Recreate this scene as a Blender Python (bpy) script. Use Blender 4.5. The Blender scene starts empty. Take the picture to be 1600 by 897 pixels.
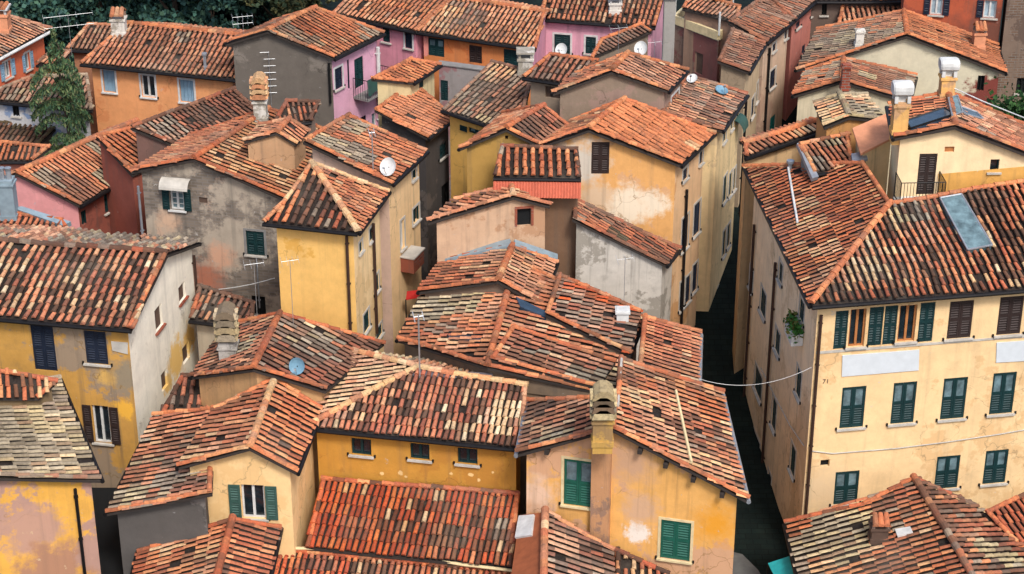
import bpy, math, random
import numpy as np
from mathutils import Vector, geometry as mgeo

random.seed(7)
RNG = np.random.default_rng(11)
SC = bpy.context.scene
COL = SC.collection

# ------------------------------------------------------------------ view geometry used for surveying points
CAM_H, PITCH, FPX = 42.0, math.radians(27.0), 3185.0
CAM = Vector((0, 0, CAM_H))
FW = Vector((0, math.cos(PITCH), -math.sin(PITCH)))
UP = Vector((0, math.sin(PITCH), math.cos(PITCH)))

def ray(x, y):
    return (FW * FPX + Vector((1, 0, 0)) * (x - 800) - UP * (y - 448.5)).normalized()

def at_z(x, y, z):
    d = ray(x, y)
    return CAM + d * ((z - CAM_H) / d.z)

def at_plane(x, y, p, n):
    d = ray(x, y)
    return CAM + d * ((p - CAM).dot(n) / d.dot(n))

def at_Y(x, y, Y):
    d = ray(x, y)
    return CAM + d * (Y / d.y)

def proj(p):
    q = p - CAM
    w = q.dot(FW)
    return 800 + FPX * q.x / w, 448.5 - FPX * q.dot(UP) / w

# ------------------------------------------------------------------ colours and materials
def lin(r, g, b):
    def f(c):
        c /= 255.0
        return c / 12.92 if c <= 0.04045 else ((c + 0.055) / 1.055) ** 2.4
    return (f(r), f(g), f(b))

class NT:
    def __init__(s, name):
        s.m = bpy.data.materials.new(name)
        s.m.use_nodes = True
        s.t = s.m.node_tree
        s.b = s.t.nodes['Principled BSDF']
    def n(s, typ, **kw):
        o = s.t.nodes.new(typ)
        for k, v in kw.items():
            if k in o.inputs: o.inputs[k].default_value = v
            else: setattr(o, k, v)
        return o
    def l(s, a, b): s.t.links.new(a, b)
    def noise(s, vec, scale, detail=4, rough=0.6):
        o = s.n('ShaderNodeTexNoise'); o.inputs['Scale'].default_value = scale
        o.inputs['Detail'].default_value = detail; o.inputs['Roughness'].default_value = rough
        s.l(vec, o.inputs['Vector']); return o.outputs['Fac']
    def ramp(s, fac, a, b):
        o = s.n('ShaderNodeMapRange'); o.inputs['From Min'].default_value = a; o.inputs['From Max'].default_value = b
        s.l(fac, o.inputs['Value']); return o.outputs['Result']
    def mix(s, fac, a, b, mode='MIX'):
        o = s.n('ShaderNodeMix', data_type='RGBA'); o.blend_type = mode
        for sock, val in ((o.inputs[0], fac), (o.inputs[6], a), (o.inputs[7], b)):
            if isinstance(val, (int, float)): sock.default_value = val
            elif isinstance(val, tuple): sock.default_value = (*val[:3], 1)
            else: s.l(val, sock)
        return o.outputs[2]
    def math(s, op, a, b=None):
        o = s.n('ShaderNodeMath', operation=op)
        for i, val in enumerate((a, b)):
            if val is None: continue
            if isinstance(val, (int, float)): o.inputs[i].default_value = val
            else: s.l(val, o.inputs[i])
        return o.outputs[0]
    def scaled(s, vec, sc, off=(0, 0, 0)):
        o = s.n('ShaderNodeMapping'); o.inputs['Scale'].default_value = sc; o.inputs['Location'].default_value = off
        s.l(vec, o.inputs['Vector']); return o.outputs['Vector']
    def bump(s, h, strength=0.3, dist=0.02):
        o = s.n('ShaderNodeBump'); o.inputs['Strength'].default_value = strength; o.inputs['Distance'].default_value = dist
        s.l(h, o.inputs['Height']); s.l(o.outputs['Normal'], s.b.inputs['Normal'])

def plain(name, c, rough=0.7, metal=0.0, var=0.12, spec=0.3):
    k = NT(name)
    pos = k.n('ShaderNodeNewGeometry').outputs['Position']
    f = k.ramp(k.noise(pos, 3.0, 5), 0.3, 0.7)
    c2 = tuple(x * (1 - 2 * var) for x in c); c1 = tuple(min(1, x * (1 + var)) for x in c)
    k.l(k.mix(f, c2, c1), k.b.inputs['Base Color'])
    k.b.inputs['Roughness'].default_value = rough; k.b.inputs['Metallic'].default_value = metal
    k.b.inputs['Specular IOR Level'].default_value = spec
    return k.m

def stucco(name, base, alt=None, amt=0.5, stain=(0.09, 0.08, 0.07), stain_amt=0.35, patches=(), brick=None, sc=0.5, streak=0.5):
    """Old lime plaster: tone drift, an under-coat where the paint has gone, run-off streaks, fine grain.
    patches: (world point, radius, colour, edge) worn places at fixed spots of the wall."""
    k = NT(name)
    pos = k.n('ShaderNodeNewGeometry').outputs['Position']
    off = (random.uniform(0, 90), random.uniform(0, 90), random.uniform(0, 90))
    pv = k.scaled(pos, (1, 1, 1), off)
    big = k.noise(pv, sc * 0.6, 6, 0.65)
    mid = k.noise(pv, sc * 3.0, 6, 0.7)
    fine = k.noise(pv, 14, 4, 0.7)
    c = k.mix(k.ramp(mid, 0.3, 0.7), tuple(x * 0.86 for x in base), tuple(min(1, x * 1.08) for x in base))
    if alt is not None:
        c = k.mix(k.ramp(k.math('ADD', big, k.math('MULTIPLY', mid, 0.35)), 0.81 - 0.24 * amt, 0.845 - 0.24 * amt), c, alt)
    if brick is not None:
        br = k.n('ShaderNodeTexBrick'); br.inputs['Scale'].default_value = 1.0
        br.inputs['Brick Width'].default_value = 0.34; br.inputs['Row Height'].default_value = 0.12; br.inputs['Mortar Size'].default_value = 0.014
        br.inputs['Color1'].default_value = (*brick, 1); br.inputs['Color2'].default_value = (*tuple(x * 0.6 for x in brick), 1)
        br.inputs['Mortar'].default_value = (0.19, 0.17, 0.15, 1)
        sep = k.n('ShaderNodeSeparateXYZ'); k.l(pos, sep.inputs[0])
        comb = k.n('ShaderNodeCombineXYZ'); k.l(k.math('ADD', sep.outputs[0], sep.outputs[1]), comb.inputs[0]); k.l(sep.outputs[2], comb.inputs[1])
        k.l(comb.outputs[0], br.inputs['Vector'])
        c = k.mix(k.ramp(k.noise(pv, 0.42, 6, 0.7), 0.47, 0.53), c, br.outputs['Color'])
    for (p, r, pc, edge) in patches:
        vm = k.n('ShaderNodeVectorMath', operation='DISTANCE'); k.l(pos, vm.inputs[0]); vm.inputs[1].default_value = p
        d = k.math('ADD', vm.outputs['Value'], k.math('MULTIPLY', k.math('SUBTRACT', k.noise(pv, 1.7 / max(r, .3), 6, 0.7), 0.5), r * 2.6))
        c = k.mix(k.ramp(d, r * (1 + edge), r * (1 - edge)), c, pc)
    vo = k.n('ShaderNodeTexVoronoi'); vo.feature = 'DISTANCE_TO_EDGE'; vo.inputs['Scale'].default_value = 0.55
    va = k.n('ShaderNodeVectorMath', operation='ADD'); k.l(pv, va.inputs[0])
    nz = k.n('ShaderNodeTexNoise'); nz.inputs['Scale'].default_value = 1.6; nz.inputs['Detail'].default_value = 6; k.l(pv, nz.inputs['Vector']); k.l(nz.outputs['Color'], va.inputs[1])
    k.l(va.outputs[0], vo.inputs['Vector'])
    ck = k.math('MULTIPLY', k.ramp(vo.outputs['Distance'], 0.012, 0.002), k.ramp(big, 0.5, 0.58))
    c = k.mix(k.math('MULTIPLY', ck, 0.6), c, tuple(x * 0.35 for x in base))
    chip = k.noise(pv, 2.6, 9, 0.75)
    c = k.mix(k.ramp(chip, 0.665 - .04 * amt, 0.68 - .04 * amt), c, tuple(.5 * x + .2 for x in base))
    # vertical run-off streaks (stretched noise)
    st = k.noise(k.scaled(pos, (3.2, 3.2, 0.16), off), 1.0, 4, 0.65)
    f = k.math('MULTIPLY', k.ramp(st, 0.52, 0.70), streak * 0.7)
    c = k.mix(f, c, stain)
    f2 = k.math('MULTIPLY', k.ramp(k.noise(pv, sc * 1.7, 8, 0.75), 0.54, 0.72), stain_amt)
    c = k.mix(f2, c, stain)
    c = k.mix(k.ramp(fine, 0.66, 0.8), c, tuple(x * 0.62 for x in base))
    k.l(c, k.b.inputs['Base Color'])
    k.b.inputs['Roughness'].default_value = 0.92; k.b.inputs['Specular IOR Level'].default_value = 0.15
    k.bump(k.math('ADD', mid, k.math('MULTIPLY', fine, 0.5)), 0.35, 0.03)
    return k.m

def tile_material():
    k = NT('terracotta')
    pos = k.n('ShaderNodeNewGeometry').outputs['Position']
    at = k.n('ShaderNodeAttribute', attribute_name='tile')
    c = at.outputs['Color']
    n1 = k.noise(pos, 9, 5, 0.7); n2 = k.noise(pos, 30, 3, 0.7); n3 = k.noise(pos, 1.1, 6, 0.7)
    n4 = k.noise(pos, 0.35, 5, 0.65)
    c = k.mix(k.math('MULTIPLY', k.ramp(n1, 0.45, 0.70), 0.55), c, (0.050, 0.036, 0.028))          # soot and moss
    c = k.mix(k.math('MULTIPLY', k.ramp(n2, 0.60, 0.76), 0.24), c, (0.40, 0.36, 0.28))           # lichen
    c = k.mix(k.math('MULTIPLY', k.ramp(n3, 0.50, 0.68), 0.42), c, (0.060, 0.048, 0.040))
    c = k.mix(k.math('MULTIPLY', k.ramp(n4, 0.52, 0.68), 0.34), c, (0.17, 0.145, 0.115))
    k.l(c, k.b.inputs['Base Color'])
    k.b.inputs['Roughness'].default_value = 0.88; k.b.inputs['Specular IOR Level'].default_value = 0.18
    k.bump(k.math('ADD', n1, n2), 0.35, 0.02)
    return k.m

M = {}
def mats():
    M['tile'] = tile_material()
    M['eave'] = plain('eave_board', (0.036, 0.028, 0.024), 0.85)
    M['eave_pale'] = plain('eave_plaster', (0.25, 0.23, 0.2), 0.9)
    M['gutter'] = plain('gutter_metal', (0.014, 0.013, 0.014), 0.45, 0.4)
    M['copper'] = plain('gutter_brown', (0.06, 0.033, 0.025), 0.5, 0.3)
    M['zinc'] = plain('zinc', (0.33, 0.35, 0.38), 0.45, 0.5)
    M['blue_zinc'] = plain('painted_zinc', (0.24, 0.31, 0.35), 0.5, 0.1)
    M['glass'] = plain('window_glass', (0.012, 0.02, 0.026), 0.12, 0.0, 0.3, 0.6)
    M['glass_pale'] = plain('window_glass_curtain', (0.13, 0.20, 0.22), 0.2, 0.0, 0.3, 0.6)
    M['glass_sky'] = plain('bright_glass', (0.30, 0.40, 0.46), 0.15, 0.0, 0.2, 0.6)
    M['void'] = plain('dark_room', (0.006, 0.007, 0.008), 0.9)
    M['white'] = plain('white_paint', (0.58, 0.58, 0.56), 0.6)
    M['cream_trim'] = plain('cream_trim', (0.66, 0.53, 0.30), 0.8)
    M['stone'] = plain('sill_stone', (0.46, 0.43, 0.38), 0.85)
    M['grey_stone'] = plain('grey_stone', (0.22, 0.21, 0.2), 0.9)
    M['green'] = plain('dark_green_paint', (0.006, 0.030, 0.032), 0.55)
    M['green_mid'] = plain('green_paint', (0.012, 0.095, 0.065), 0.5)
    M['teal'] = plain('teal_paint', (0.012, 0.17, 0.16), 0.5)
    M['sage'] = plain('sage_paint', (0.035, 0.085, 0.07), 0.6)
    M['navy'] = plain('blue_black_paint', (0.012, 0.018, 0.034), 0.5)
    M['brown'] = plain('brown_paint', (0.030, 0.018, 0.016), 0.6)
    M['brown_mid'] = plain('brown_wood', (0.10, 0.062, 0.045), 0.7)
    M['lightblue'] = plain('pale_blue_paint', (0.20, 0.32, 0.42), 0.6)
    M['honey'] = plain('honey_wood', (0.38, 0.15, 0.05), 0.55)
    M['iron'] = plain('wrought_iron', (0.018, 0.018, 0.018), 0.5, 0.5)
    M['alu'] = plain('aluminium', (0.42, 0.43, 0.44), 0.4, 0.6)
    M['dish'] = plain('dish_white', (0.60, 0.60, 0.58), 0.5)
    M['bluedish'] = plain('dish_blue', (0.14, 0.27, 0.36), 0.5)
    M['panel'] = plain('solar_glass', (0.03, 0.05, 0.075), 0.12, 0.0, 0.2, 0.8)
    M['white_panel'] = plain('white_board', (0.56, 0.60, 0.63), 0.5, 0, 0.04)
    M['salmon'] = plain('salmon_render', lin(205, 140, 105), 0.9)
    M['redsheet'] = plain('red_sheet', lin(196, 84, 58), 0.6)
    M['brownboard'] = plain('brown_board', lin(150, 84, 52), 0.7)
    M['teal_sheet'] = plain('teal_canvas', (0.02, 0.33, 0.36), 0.6)
    M['bark'] = plain('bark', (0.05, 0.036, 0.026), 0.95)
    M['dirty_white'] = stucco('dirty_white', lin(205, 200, 190), (0.3, 0.27, 0.22), 0.4)
    M['brickwhite'] = stucco('white_brick', lin(170, 165, 158), stain_amt=.4, brick=lin(165, 160, 150), sc=.8)
    M['redbrick'] = stucco('red_brick', lin(140, 80, 62), brick=lin(150, 75, 55), sc=.8)
    M['terrace'] = stucco('terrace_screed', (0.36, 0.32, 0.26), (0.2, 0.18, 0.15))

# ------------------------------------------------------------------ mesh collecting
class MB:
    def __init__(s): s.v = []; s.f = []; s.m = []; s.c = []
    def add(s, vs, fs, mat=0, col=(0.5, 0.5, 0.5)):
        o = len(s.v)
        s.v += [tuple(p) for p in vs]; s.c += [col] * len(vs)
        for f in fs: s.f.append(tuple(i + o for i in f)); s.m.append(mat)
    def box(s, c, hx, hy, hz, mat=0, col=(0.5, 0.5, 0.5)):
        c = Vector(c); vs = [c + hx * a + hy * b + hz * d for a in (-1, 1) for b in (-1, 1) for d in (-1, 1)]
        s.add(vs, [(0, 1, 3, 2), (4, 6, 7, 5), (0, 4, 5, 1), (2, 3, 7, 6), (0, 2, 6, 4), (1, 5, 7, 3)], mat, col)
    def abox(s, x0, x1, y0, y1, z0, z1, mat=0, col=(0.5, 0.5, 0.5)):
        s.box(((x0 + x1) / 2, (y0 + y1) / 2, (z0 + z1) / 2), Vector(((x1 - x0) / 2, 0, 0)), Vector((0, (y1 - y0) / 2, 0)), Vector((0, 0, (z1 - z0) / 2)), mat, col)
    def tube(s, pts, r, n=7, mat=0, col=(0.5, 0.5, 0.5), cap=True):
        pts = [Vector(p) for p in pts]; rings = []
        rs = r if isinstance(r, (list, tuple)) else [r] * len(pts)
        for i, p in enumerate(pts):
            d = (pts[min(i + 1, len(pts) - 1)] - pts[max(i - 1, 0)]).normalized()
            a = d.orthogonal().normalized() if abs(d.z) > 0.9 else d.cross(Vector((0, 0, 1))).normalized()
            b = d.cross(a)
            rings.append([p + (a * math.cos(2 * math.pi * k / n) + b * math.sin(2 * math.pi * k / n)) * rs[i] for k in range(n)])
        vs = [q for rg in rings for q in rg]
        fs = [(i * n + k, i * n + (k + 1) % n, (i + 1) * n + (k + 1) % n, (i + 1) * n + k) for i in range(len(pts) - 1) for k in range(n)]
        if cap: fs += [tuple(range(n))[::-1], tuple((len(pts) - 1) * n + k for k in range(n))]
        s.add(vs, fs, mat, col)
    def build(s, name, mat, parent=None, base=None, smooth=False):
        me = bpy.data.meshes.new(name)
        if parent is not None and base is None:
            base = Vector((0, 0, 0)); q = parent
            while q is not None: base = base + q.location; q = q.parent
        b = base or Vector((0, 0, 0))
        if s.v:
            arr = np.array(s.v, dtype=np.float64) - np.array(b)[None, :]
        else: arr = np.zeros((0, 3))
        me.from_pydata(arr.tolist(), [], s.f)
        ms = mat if isinstance(mat, (list, tuple)) else [mat]
        for m in ms: me.materials.append(m)
        if len(ms) > 1: me.polygons.foreach_set('material_index', s.m)
        a = me.color_attributes.new('tile', 'FLOAT_COLOR', 'POINT')
        ca = np.ones((len(s.v), 4), dtype=np.float32)
        if s.c: ca[:, :3] = np.array(s.c)
        a.data.foreach_set('color', ca.ravel())
        if smooth: me.polygons.foreach_set('use_smooth', [True] * len(me.polygons))
        me.update()
        o = bpy.data.objects.new(name, me); COL.objects.link(o)
        if parent is not None: o.parent = parent
        elif base is not None: o.location = base
        return o

def tag(o, label=None, cat=None, group=None, kind=None):
    if label: o['label'] = label
    if cat: o['category'] = cat
    if group: o['group'] = group
    if kind: o['kind'] = kind
    return o

def empty(name, loc, label, cat, group=None):
    o = bpy.data.objects.new(name, None); COL.objects.link(o); o.location = loc; o.empty_display_size = 0.3
    return tag(o, label, cat, group)

# ------------------------------------------------------------------ roof tiles
OR = [lin(208, 116, 68), lin(194, 104, 62), lin(220, 136, 84), lin(176, 90, 58), lin(224, 154, 102)]
RD = [lin(182, 86, 52), lin(194, 96, 58), lin(156, 76, 50), lin(204, 114, 66), lin(122, 68, 50)]
CR = [lin(224, 192, 146), lin(212, 176, 130), lin(230, 206, 168), lin(222, 178, 126)]
BR = [lin(128, 84, 62), lin(104, 72, 56), lin(150, 102, 74), lin(80, 58, 48)]
GY = [lin(150, 140, 124), lin(128, 118, 106), lin(176, 164, 142), lin(102, 94, 84)]
YL = [lin(200, 178, 124), lin(184, 162, 116), lin(210, 190, 142), lin(154, 138, 100)]
PK = [lin(208, 146, 112), lin(194, 128, 98), lin(220, 166, 134), lin(178, 114, 88)]
BK = [lin(66, 50, 42), lin(50, 40, 36)]
VV = [lin(206, 86, 40), lin(190, 74, 38), lin(218, 106, 50), lin(168, 66, 40), lin(224, 128, 66)]
PAL = {
    'vivid': [(VV, .70), (RD, .14), (BR, .08), (CR, .05), (BK, .03)],
    'mix':    [(OR, .46), (CR, .15), (BR, .16), (RD, .14), (BK, .05), (PK, .04)],
    'mixred': [(OR, .34), (RD, .38), (CR, .09), (BR, .15), (BK, .04)],
    'red':    [(RD, .62), (OR, .26), (BR, .10), (BK, .02)],
    'orange': [(OR, .86), (RD, .12), (CR, .02)],
    'oldor':  [(OR, .54), (RD, .20), (BR, .18), (CR, .04), (PK, .04)],
    'cream':  [(CR, .56), (OR, .26), (PK, .16), (BR, .02)],
    'grey':   [(GY, .58), (YL, .12), (BR, .16), (OR, .14)],
    'lichen': [(YL, .44), (GY, .42), (CR, .06), (BR, .08)],
    'pink':   [(PK, .52), (OR, .24), (CR, .06), (BR, .10), (RD, .08)],
    'palepink': [(PK, .56), (CR, .42), (OR, .02)],
    'brown':  [(BR, .46), (OR, .20), (RD, .16), (GY, .14), (BK, .04)],
    'dusk':   [(BR, .44), (PK, .20), (GY, .24), (RD, .12)],
    'dark':   [(BR, .40), (BK, .30), (RD, .16), (GY, .08), (OR, .06)],
    'darkred': [(RD, .30), (BR, .50), (BK, .20)],
    'moss':   [([lin(78, 74, 48), lin(62, 60, 42), lin(96, 88, 60)], .7), (BR, .3)],
}
def pick(pal, rnd, drift=None):
    r = rnd.random(); acc = 0
    if drift is not None: r = (r * .4 + drift) % 1.0
    for cols, w in PAL[pal]:
        acc += w
        if r <= acc: break
    c = cols[int(rnd.random() * len(cols)) % len(cols)]
    k = 0.84 + 0.32 * rnd.random(); m = MEAN[pal]; q = CALM[0]
    c = [(x * q + y * (1 - q)) * k for x, y in zip(c, m)]; lu = .35 * c[0] + .5 * c[1] + .15 * c[2]; de = 1.0 if pal == 'vivid' else .90
    return tuple(min(0.9, (x * de + lu * (1 - de)) * t_) for x, t_ in zip(c, (.90, .88, .84) if pal in ('grey', 'lichen', 'dusk', 'moss', 'dark', 'brown') else (.93, .885, .77)))
CALM = [1.0]
MEAN = {p: tuple(sum(w * sum(c[i] for c in cols) / len(cols) for cols, w in L) for i in range(3)) for p, L in PAL.items()}

def vnoise(u, v, seed):
    def h(i, j):
        q = math.sin(i * 127.1 + j * 311.7 + seed * 74.7) * 43758.5453
        return q - math.floor(q)
    i, j = math.floor(u), math.floor(v); a, b = u - i, v - j
    a = a * a * (3 - 2 * a); b = b * b * (3 - 2 * b)
    return (h(i, j) * (1 - a) + h(i + 1, j) * a) * (1 - b) + (h(i, j + 1) * (1 - a) + h(i + 1, j + 1) * a) * b

ARC = [(math.cos(math.pi * k / 5), math.sin(math.pi * k / 5)) for k in range(6)][::-1]
def barrel(mb, p0, p1, side, nrm, r0, r1, h0, h1, col, hf=1.0):
    """one cover tile from its low wide end p0 to its upper narrow end p1, open below, closed at the low end"""
    vs = [p0 + side * (r0 * a) + nrm * (h0 + r0 * hf * b) for a, b in ARC] + [p1 + side * (r1 * a) + nrm * (h1 + r1 * hf * b) for a, b in ARC]
    n = 6
    fs = [(i, i + 1, n + i + 1, n + i) for i in range(n - 1)] + [tuple(range(n))[::-1]]
    mb.add(vs, fs, 0, col)

def sag(p): return .11 * vnoise(p.x * .42, p.y * .42, 3)

def lay_tiles(mb, poly, eave_a, eave_b, pal, sp, rl, seed, patches=(), gap=0.64, alt=None, alt_amt=0.0, miss=0.012, wob=0.045, lift=0.0, calm=1.0):
    rnd = random.Random(seed)
    dist = (sum(poly, Vector()) / len(poly) - CAM).length
    CALM[0] = max(.38, min(.82, .82 - (dist - 66) / 60)); sp *= max(.84, min(1, 1 - (dist - 68) / 110))
    o = eave_a; u = (eave_b - eave_a).normalized()
    n = (poly[1] - poly[0]).cross(poly[2] - poly[0]).normalized()
    if n.z < 0: n = -n
    u = (u - n * u.dot(n)).normalized()
    v = n.cross(u).normalized()
    cen = sum(poly, Vector()) / len(poly)
    if (cen - o).dot(v) < 0: u = -u; v = -v
    if v.z < 0: pass
    P2 = [((p - o).dot(u), (p - o).dot(v)) for p in poly]
    u0 = min(p[0] for p in P2); u1 = max(p[0] for p in P2)
    ncol = max(1, int(round((u1 - u0) / sp))); sp = (u1 - u0) / ncol
    fc = abs(Vector((v.x, v.y, 0)).normalized().y)
    hf = .42 + .58 * fc; gap *= .86 + .14 * fc; CALM[0] = min(1.0, CALM[0] * calm * (.72 + .28 * fc)); own = .90 + .2 * rnd.random(); gm = .22 * rnd.random() ** 2
    r = sp * gap / 2
    side = u
    for i in range(ncol):
        uc = u0 + (i + 0.5) * sp
        xs = []
        for a, b in zip(P2, P2[1:] + P2[:1]):
            if (a[0] - uc) * (b[0] - uc) < 0:
                t = (uc - a[0]) / (b[0] - a[0]); xs.append(a[1] + t * (b[1] - a[1]))
        if len(xs) < 2: continue
        v0, v1 = min(xs), max(xs)
        j0 = math.floor(v0 / rl)
        j = j0; coff = rnd.uniform(-0.07, 0.07) * rl
        while True:
            va = j * rl + coff; vb = va + rl * 1.10
            if j == j0 or va < v0: va = max(v0 - 0.05, va) + rnd.uniform(-.05, .03)
            if va > v1 - 0.25 * rl: break
            j += 1
            vb = min(vb, v1 + 0.02)
            if vb - va < 0.3 * rl: continue
            if rnd.random() < miss: continue
            vm = (va + vb) / 2
            w = wob * math.sin(vm * 1.1 + seed) + 0.012 * (rnd.random() - 0.5) + (vnoise(uc * .5, vm * .6, seed + 5) - .5) * wob * 2
            p0 = o + u * (uc + w) + v * va; p1 = o + u * (uc + w + 0.06 * (rnd.random() - 0.5)) + v * vb
            pl = pal
            if alt and vnoise(uc * 0.55, vm * 0.55, seed) * 0.7 + rnd.random() * 0.3 < alt_amt: pl = alt
            for (pc, pr, pp) in patches:
                dd = ((p0 + p1) / 2 - pc).length
                if dd < pr * (0.75 + 0.5 * vnoise(uc * 1.3, vm * 1.3, seed + 3)): pl = pp
            if pl is None: continue
            col = pick(pl, rnd, vnoise(uc * .8 + 3, vm * .7, seed + 21) * 1.15)
            sh = .78 + .44 * vnoise(uc * .33, vm * .4 + 7, seed + 31); lu = sum(col) / 3; col = tuple((x * (1 - gm) + lu * gm * t_) * sh * own for x, t_ in zip(col, (1.1, 1.0, .88)))
            h = lift + sag(p0) + 0.022 * rnd.random() ** 2
            barrel(mb, p0, p1, side, n, r * 1.07, r * 0.92, 0.056 * (.55 + .45 * fc) + h, 0.006 + h, col, hf)

def cap_line(mb, a, b, nrm, r, pal, seed, step=0.40, lift=0.03):
    if a.z > b.z: a, b = b, a
    d = b - a; L = d.length
    if L < 0.1: return
    d.normalize(); side = d.cross(nrm).normalized(); nrm = side.cross(d).normalized()
    rnd = random.Random(seed); n = max(1, int(L / step)); st = L / n
    for i in range(n):
        p0 = a + d * (i * st - 0.02) + side * rnd.uniform(-.012, .012); p1 = a + d * ((i + 1) * st + 0.03)
        barrel(mb, p0, p1, side, nrm, r * 1.1, r * 0.94, lift + sag(p0) + .018 + rnd.uniform(-.008, .02), lift + sag(p1), pick(pal, rnd))
Z = Vector((0, 0, 1))
HOUSES = {}
SEED = [100]
def seed():
    SEED[0] += 7; return SEED[0]

class House:
    def __init__(s, name, label, wall=None, cat='house', oh=0.32, slab=0.09, group=None, gut='gutter', z0=0.0, root=None, pre='', cap='oldor'):
        s.name, s.label, s.wall, s.cat, s.oh, s.slab, s.group, s.gut, s.z0 = name, label, wall, cat, oh, slab, group, gut, z0
        s.root_parent, s.pre, s.cap = root, pre, cap
        s.V = {}; s.F = []; s.W = []; s.mats = {}; s.parts = []; s.dogs = []; s.noverge = set(); s.nowall = set()
    # ---- survey
    def v(s, k, x, y, *how):
        V = s.V; h = how[0]
        if isinstance(h, (int, float)): p = at_z(x, y, h)
        elif h == 's':
            A, B, deg = V[how[1]], V[how[2]], how[3]
            d = Vector((B.x - A.x, B.y - A.y, 0)).normalized(); nh = Vector((-d.y, d.x, 0))
            g = at_z(x, y, A.z) - A
            if g.dot(nh) < 0: nh = -nh
            e = (B - A); t = math.tan(math.radians(deg))
            nrm = e.cross(Vector((nh.x, nh.y, t)))
            p = at_plane(x, y, A, nrm)
        elif h == 'p':
            A, B, C = (V[q] for q in how[1:4]); p = at_plane(x, y, A, (B - A).cross(C - A))
        elif h == 'g':
            A, B = V[how[1]], V[how[2]]; p = at_plane(x, y, A, Vector((B.y - A.y, A.x - B.x, 0)))
        elif h == 'z': p = at_z(x, y, V[how[1]].z)
        s.V[k] = p; return s
    def mir(s, k, a, r):
        A, R = s.V[a], s.V[r]; s.V[k] = Vector((2 * R.x - A.x, 2 * R.y - A.y, A.z)); return s
    def par(s, k, a, b, c): s.V[k] = s.V[a] + s.V[c] - s.V[b]; return s
    def off(s, k, a, dx, dy, dz): s.V[k] = s.V[a] + Vector((dx, dy, dz)); return s
    def f(s, names, pal='mix', sp=0.25, rl=0.38, **o):
        s.F.append([names.split(), pal, sp, rl, o]); return s
    # ---- shell
    def go(s):
        for F in s.F:
            nm = F[0]; F.append((nm[0], nm[1]))
            P = [s.V[k] for k in nm]; n = Vector()
            for a, b in zip(P, P[1:] + P[:1]): n += a.cross(b)
            if n.z < 0: F[0] = nm[::-1]; n = -n
            F.append((sum(P, Vector()) / len(P), n.normalized()))
        E = {}
        for F in s.F:
            if F[4].get('wall', True):
                for a, b in zip(F[0], F[0][1:] + F[0][:1]): E[(a, b)] = F
        bd = {a: b for (a, b) in E if (b, a) not in E}
        loops = []
        todo = dict(bd)
        while todo:
            a = next(iter(todo)); lp = []
            while a in todo:
                lp.append(a); a = todo.pop(a)
            loops.append(lp)
        def planez(p, F):
            c, n = F[6]; return c.z - ((p.x - c.x) * n.x + (p.y - c.y) * n.y) / n.z
        for lp in loops:
            if len(lp) < 3: continue
            P = [s.V[k] for k in lp]; N = len(lp); Q = []
            for i in range(N):
                d0 = (P[i] - P[i - 1]).to_2d(); d1 = (P[(i + 1) % N] - P[i]).to_2d()
                if d0.length < 1e-6 or d1.length < 1e-6: Q.append(P[i].copy()); continue
                d0.normalize(); d1.normalize()
                n0 = Vector((-d0.y, d0.x)); n1 = Vector((-d1.y, d1.x))
                w = (n0 + n1) / max(0.35, 1 + n0.dot(n1)) * s.oh
                q = Vector((P[i].x + w.x, P[i].y + w.y, 0))
                q.z = min(planez(q, F) for F in s.F if lp[i] in F[0] and F[4].get('wall', True)) - s.slab - 0.004
                Q.append(q)
            # straight runs become one wall
            dirs = [(Q[(i + 1) % N] - Q[i]).to_2d().normalized() for i in range(N)]
            brk = [i for i in range(N) if dirs[i - 1].dot(dirs[i]) < math.cos(math.radians(7))]
            if not brk: brk = [0]
            for bi, i in enumerate(brk):
                j = brk[(bi + 1) % len(brk)]
                idx = [i]; k = i
                while True:
                    k = (k + 1) % N; idx.append(k)
                    if k == j: break
                pts = [Q[t] for t in idx]
                p0, p1 = pts[0], pts[-1]
                e = Vector((p1.x - p0.x, p1.y - p0.y, 0)); L = e.length
                if L < 0.05: continue
                e.normalize(); n = Vector((e.y, -e.x, 0))
                top = [((q - p0).dot(e), q.z) for q in pts]
                s.W.append(dict(p=Vector((p0.x, p0.y, 0)), e=e, n=n, L=L, top=top, holes=[], mat=None, key=(lp[i], lp[j])))
        c = sum(s.V.values(), Vector()) / len(s.V)
        s.base = Vector((c.x, c.y, s.z0))
        if s.root_parent is None:
            s.root = empty(s.name, s.base, s.label, s.cat, s.group)
        else:
            s.root = s.root_parent; s.base = s.root.location.copy()
        HOUSES[s.label] = s
        return s
    def wtop(s, w, sx):
        t = w['top']
        for (a, za), (b, zb) in zip(t, t[1:]):
            if a - 1e-6 <= sx <= b + 1e-6: return za + (zb - za) * (sx - a) / max(b - a, 1e-6)
        return t[0][1] if sx < t[0][0] else t[-1][1]
    def hitw(s, x, y):
        best = None; d = ray(x, y); near = None
        for w in s.W:
            dn = d.dot(w['n'])
            if dn > -1e-4: continue
            t = (w['p'] - CAM).dot(w['n']) / dn
            q = CAM + d * t; sx = (q - w['p']).dot(w['e'])
            vio = max(0, -sx, sx - w['L']) + max(0, q.z - s.wtop(w, min(max(sx, 0), w['L']))) + max(0, s.z0 - q.z)
            if near is None or vio < near[0]: near = (vio, w, q)
            if -0.15 <= sx <= w['L'] + 0.15 and q.z < s.wtop(w, sx) + 0.4 and (best is None or t < best[0]): best = (t, w, q)
        if best is None:
            print('MISS wall', s.name, x, y, near and round(near[0], 2))
            return (near[1], near[2]) if near else (None, None)
        return best[1], best[2]
    def hit(s, x, y): return s.hitw(x, y)[1] or Vector((0, 0, 0))
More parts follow.
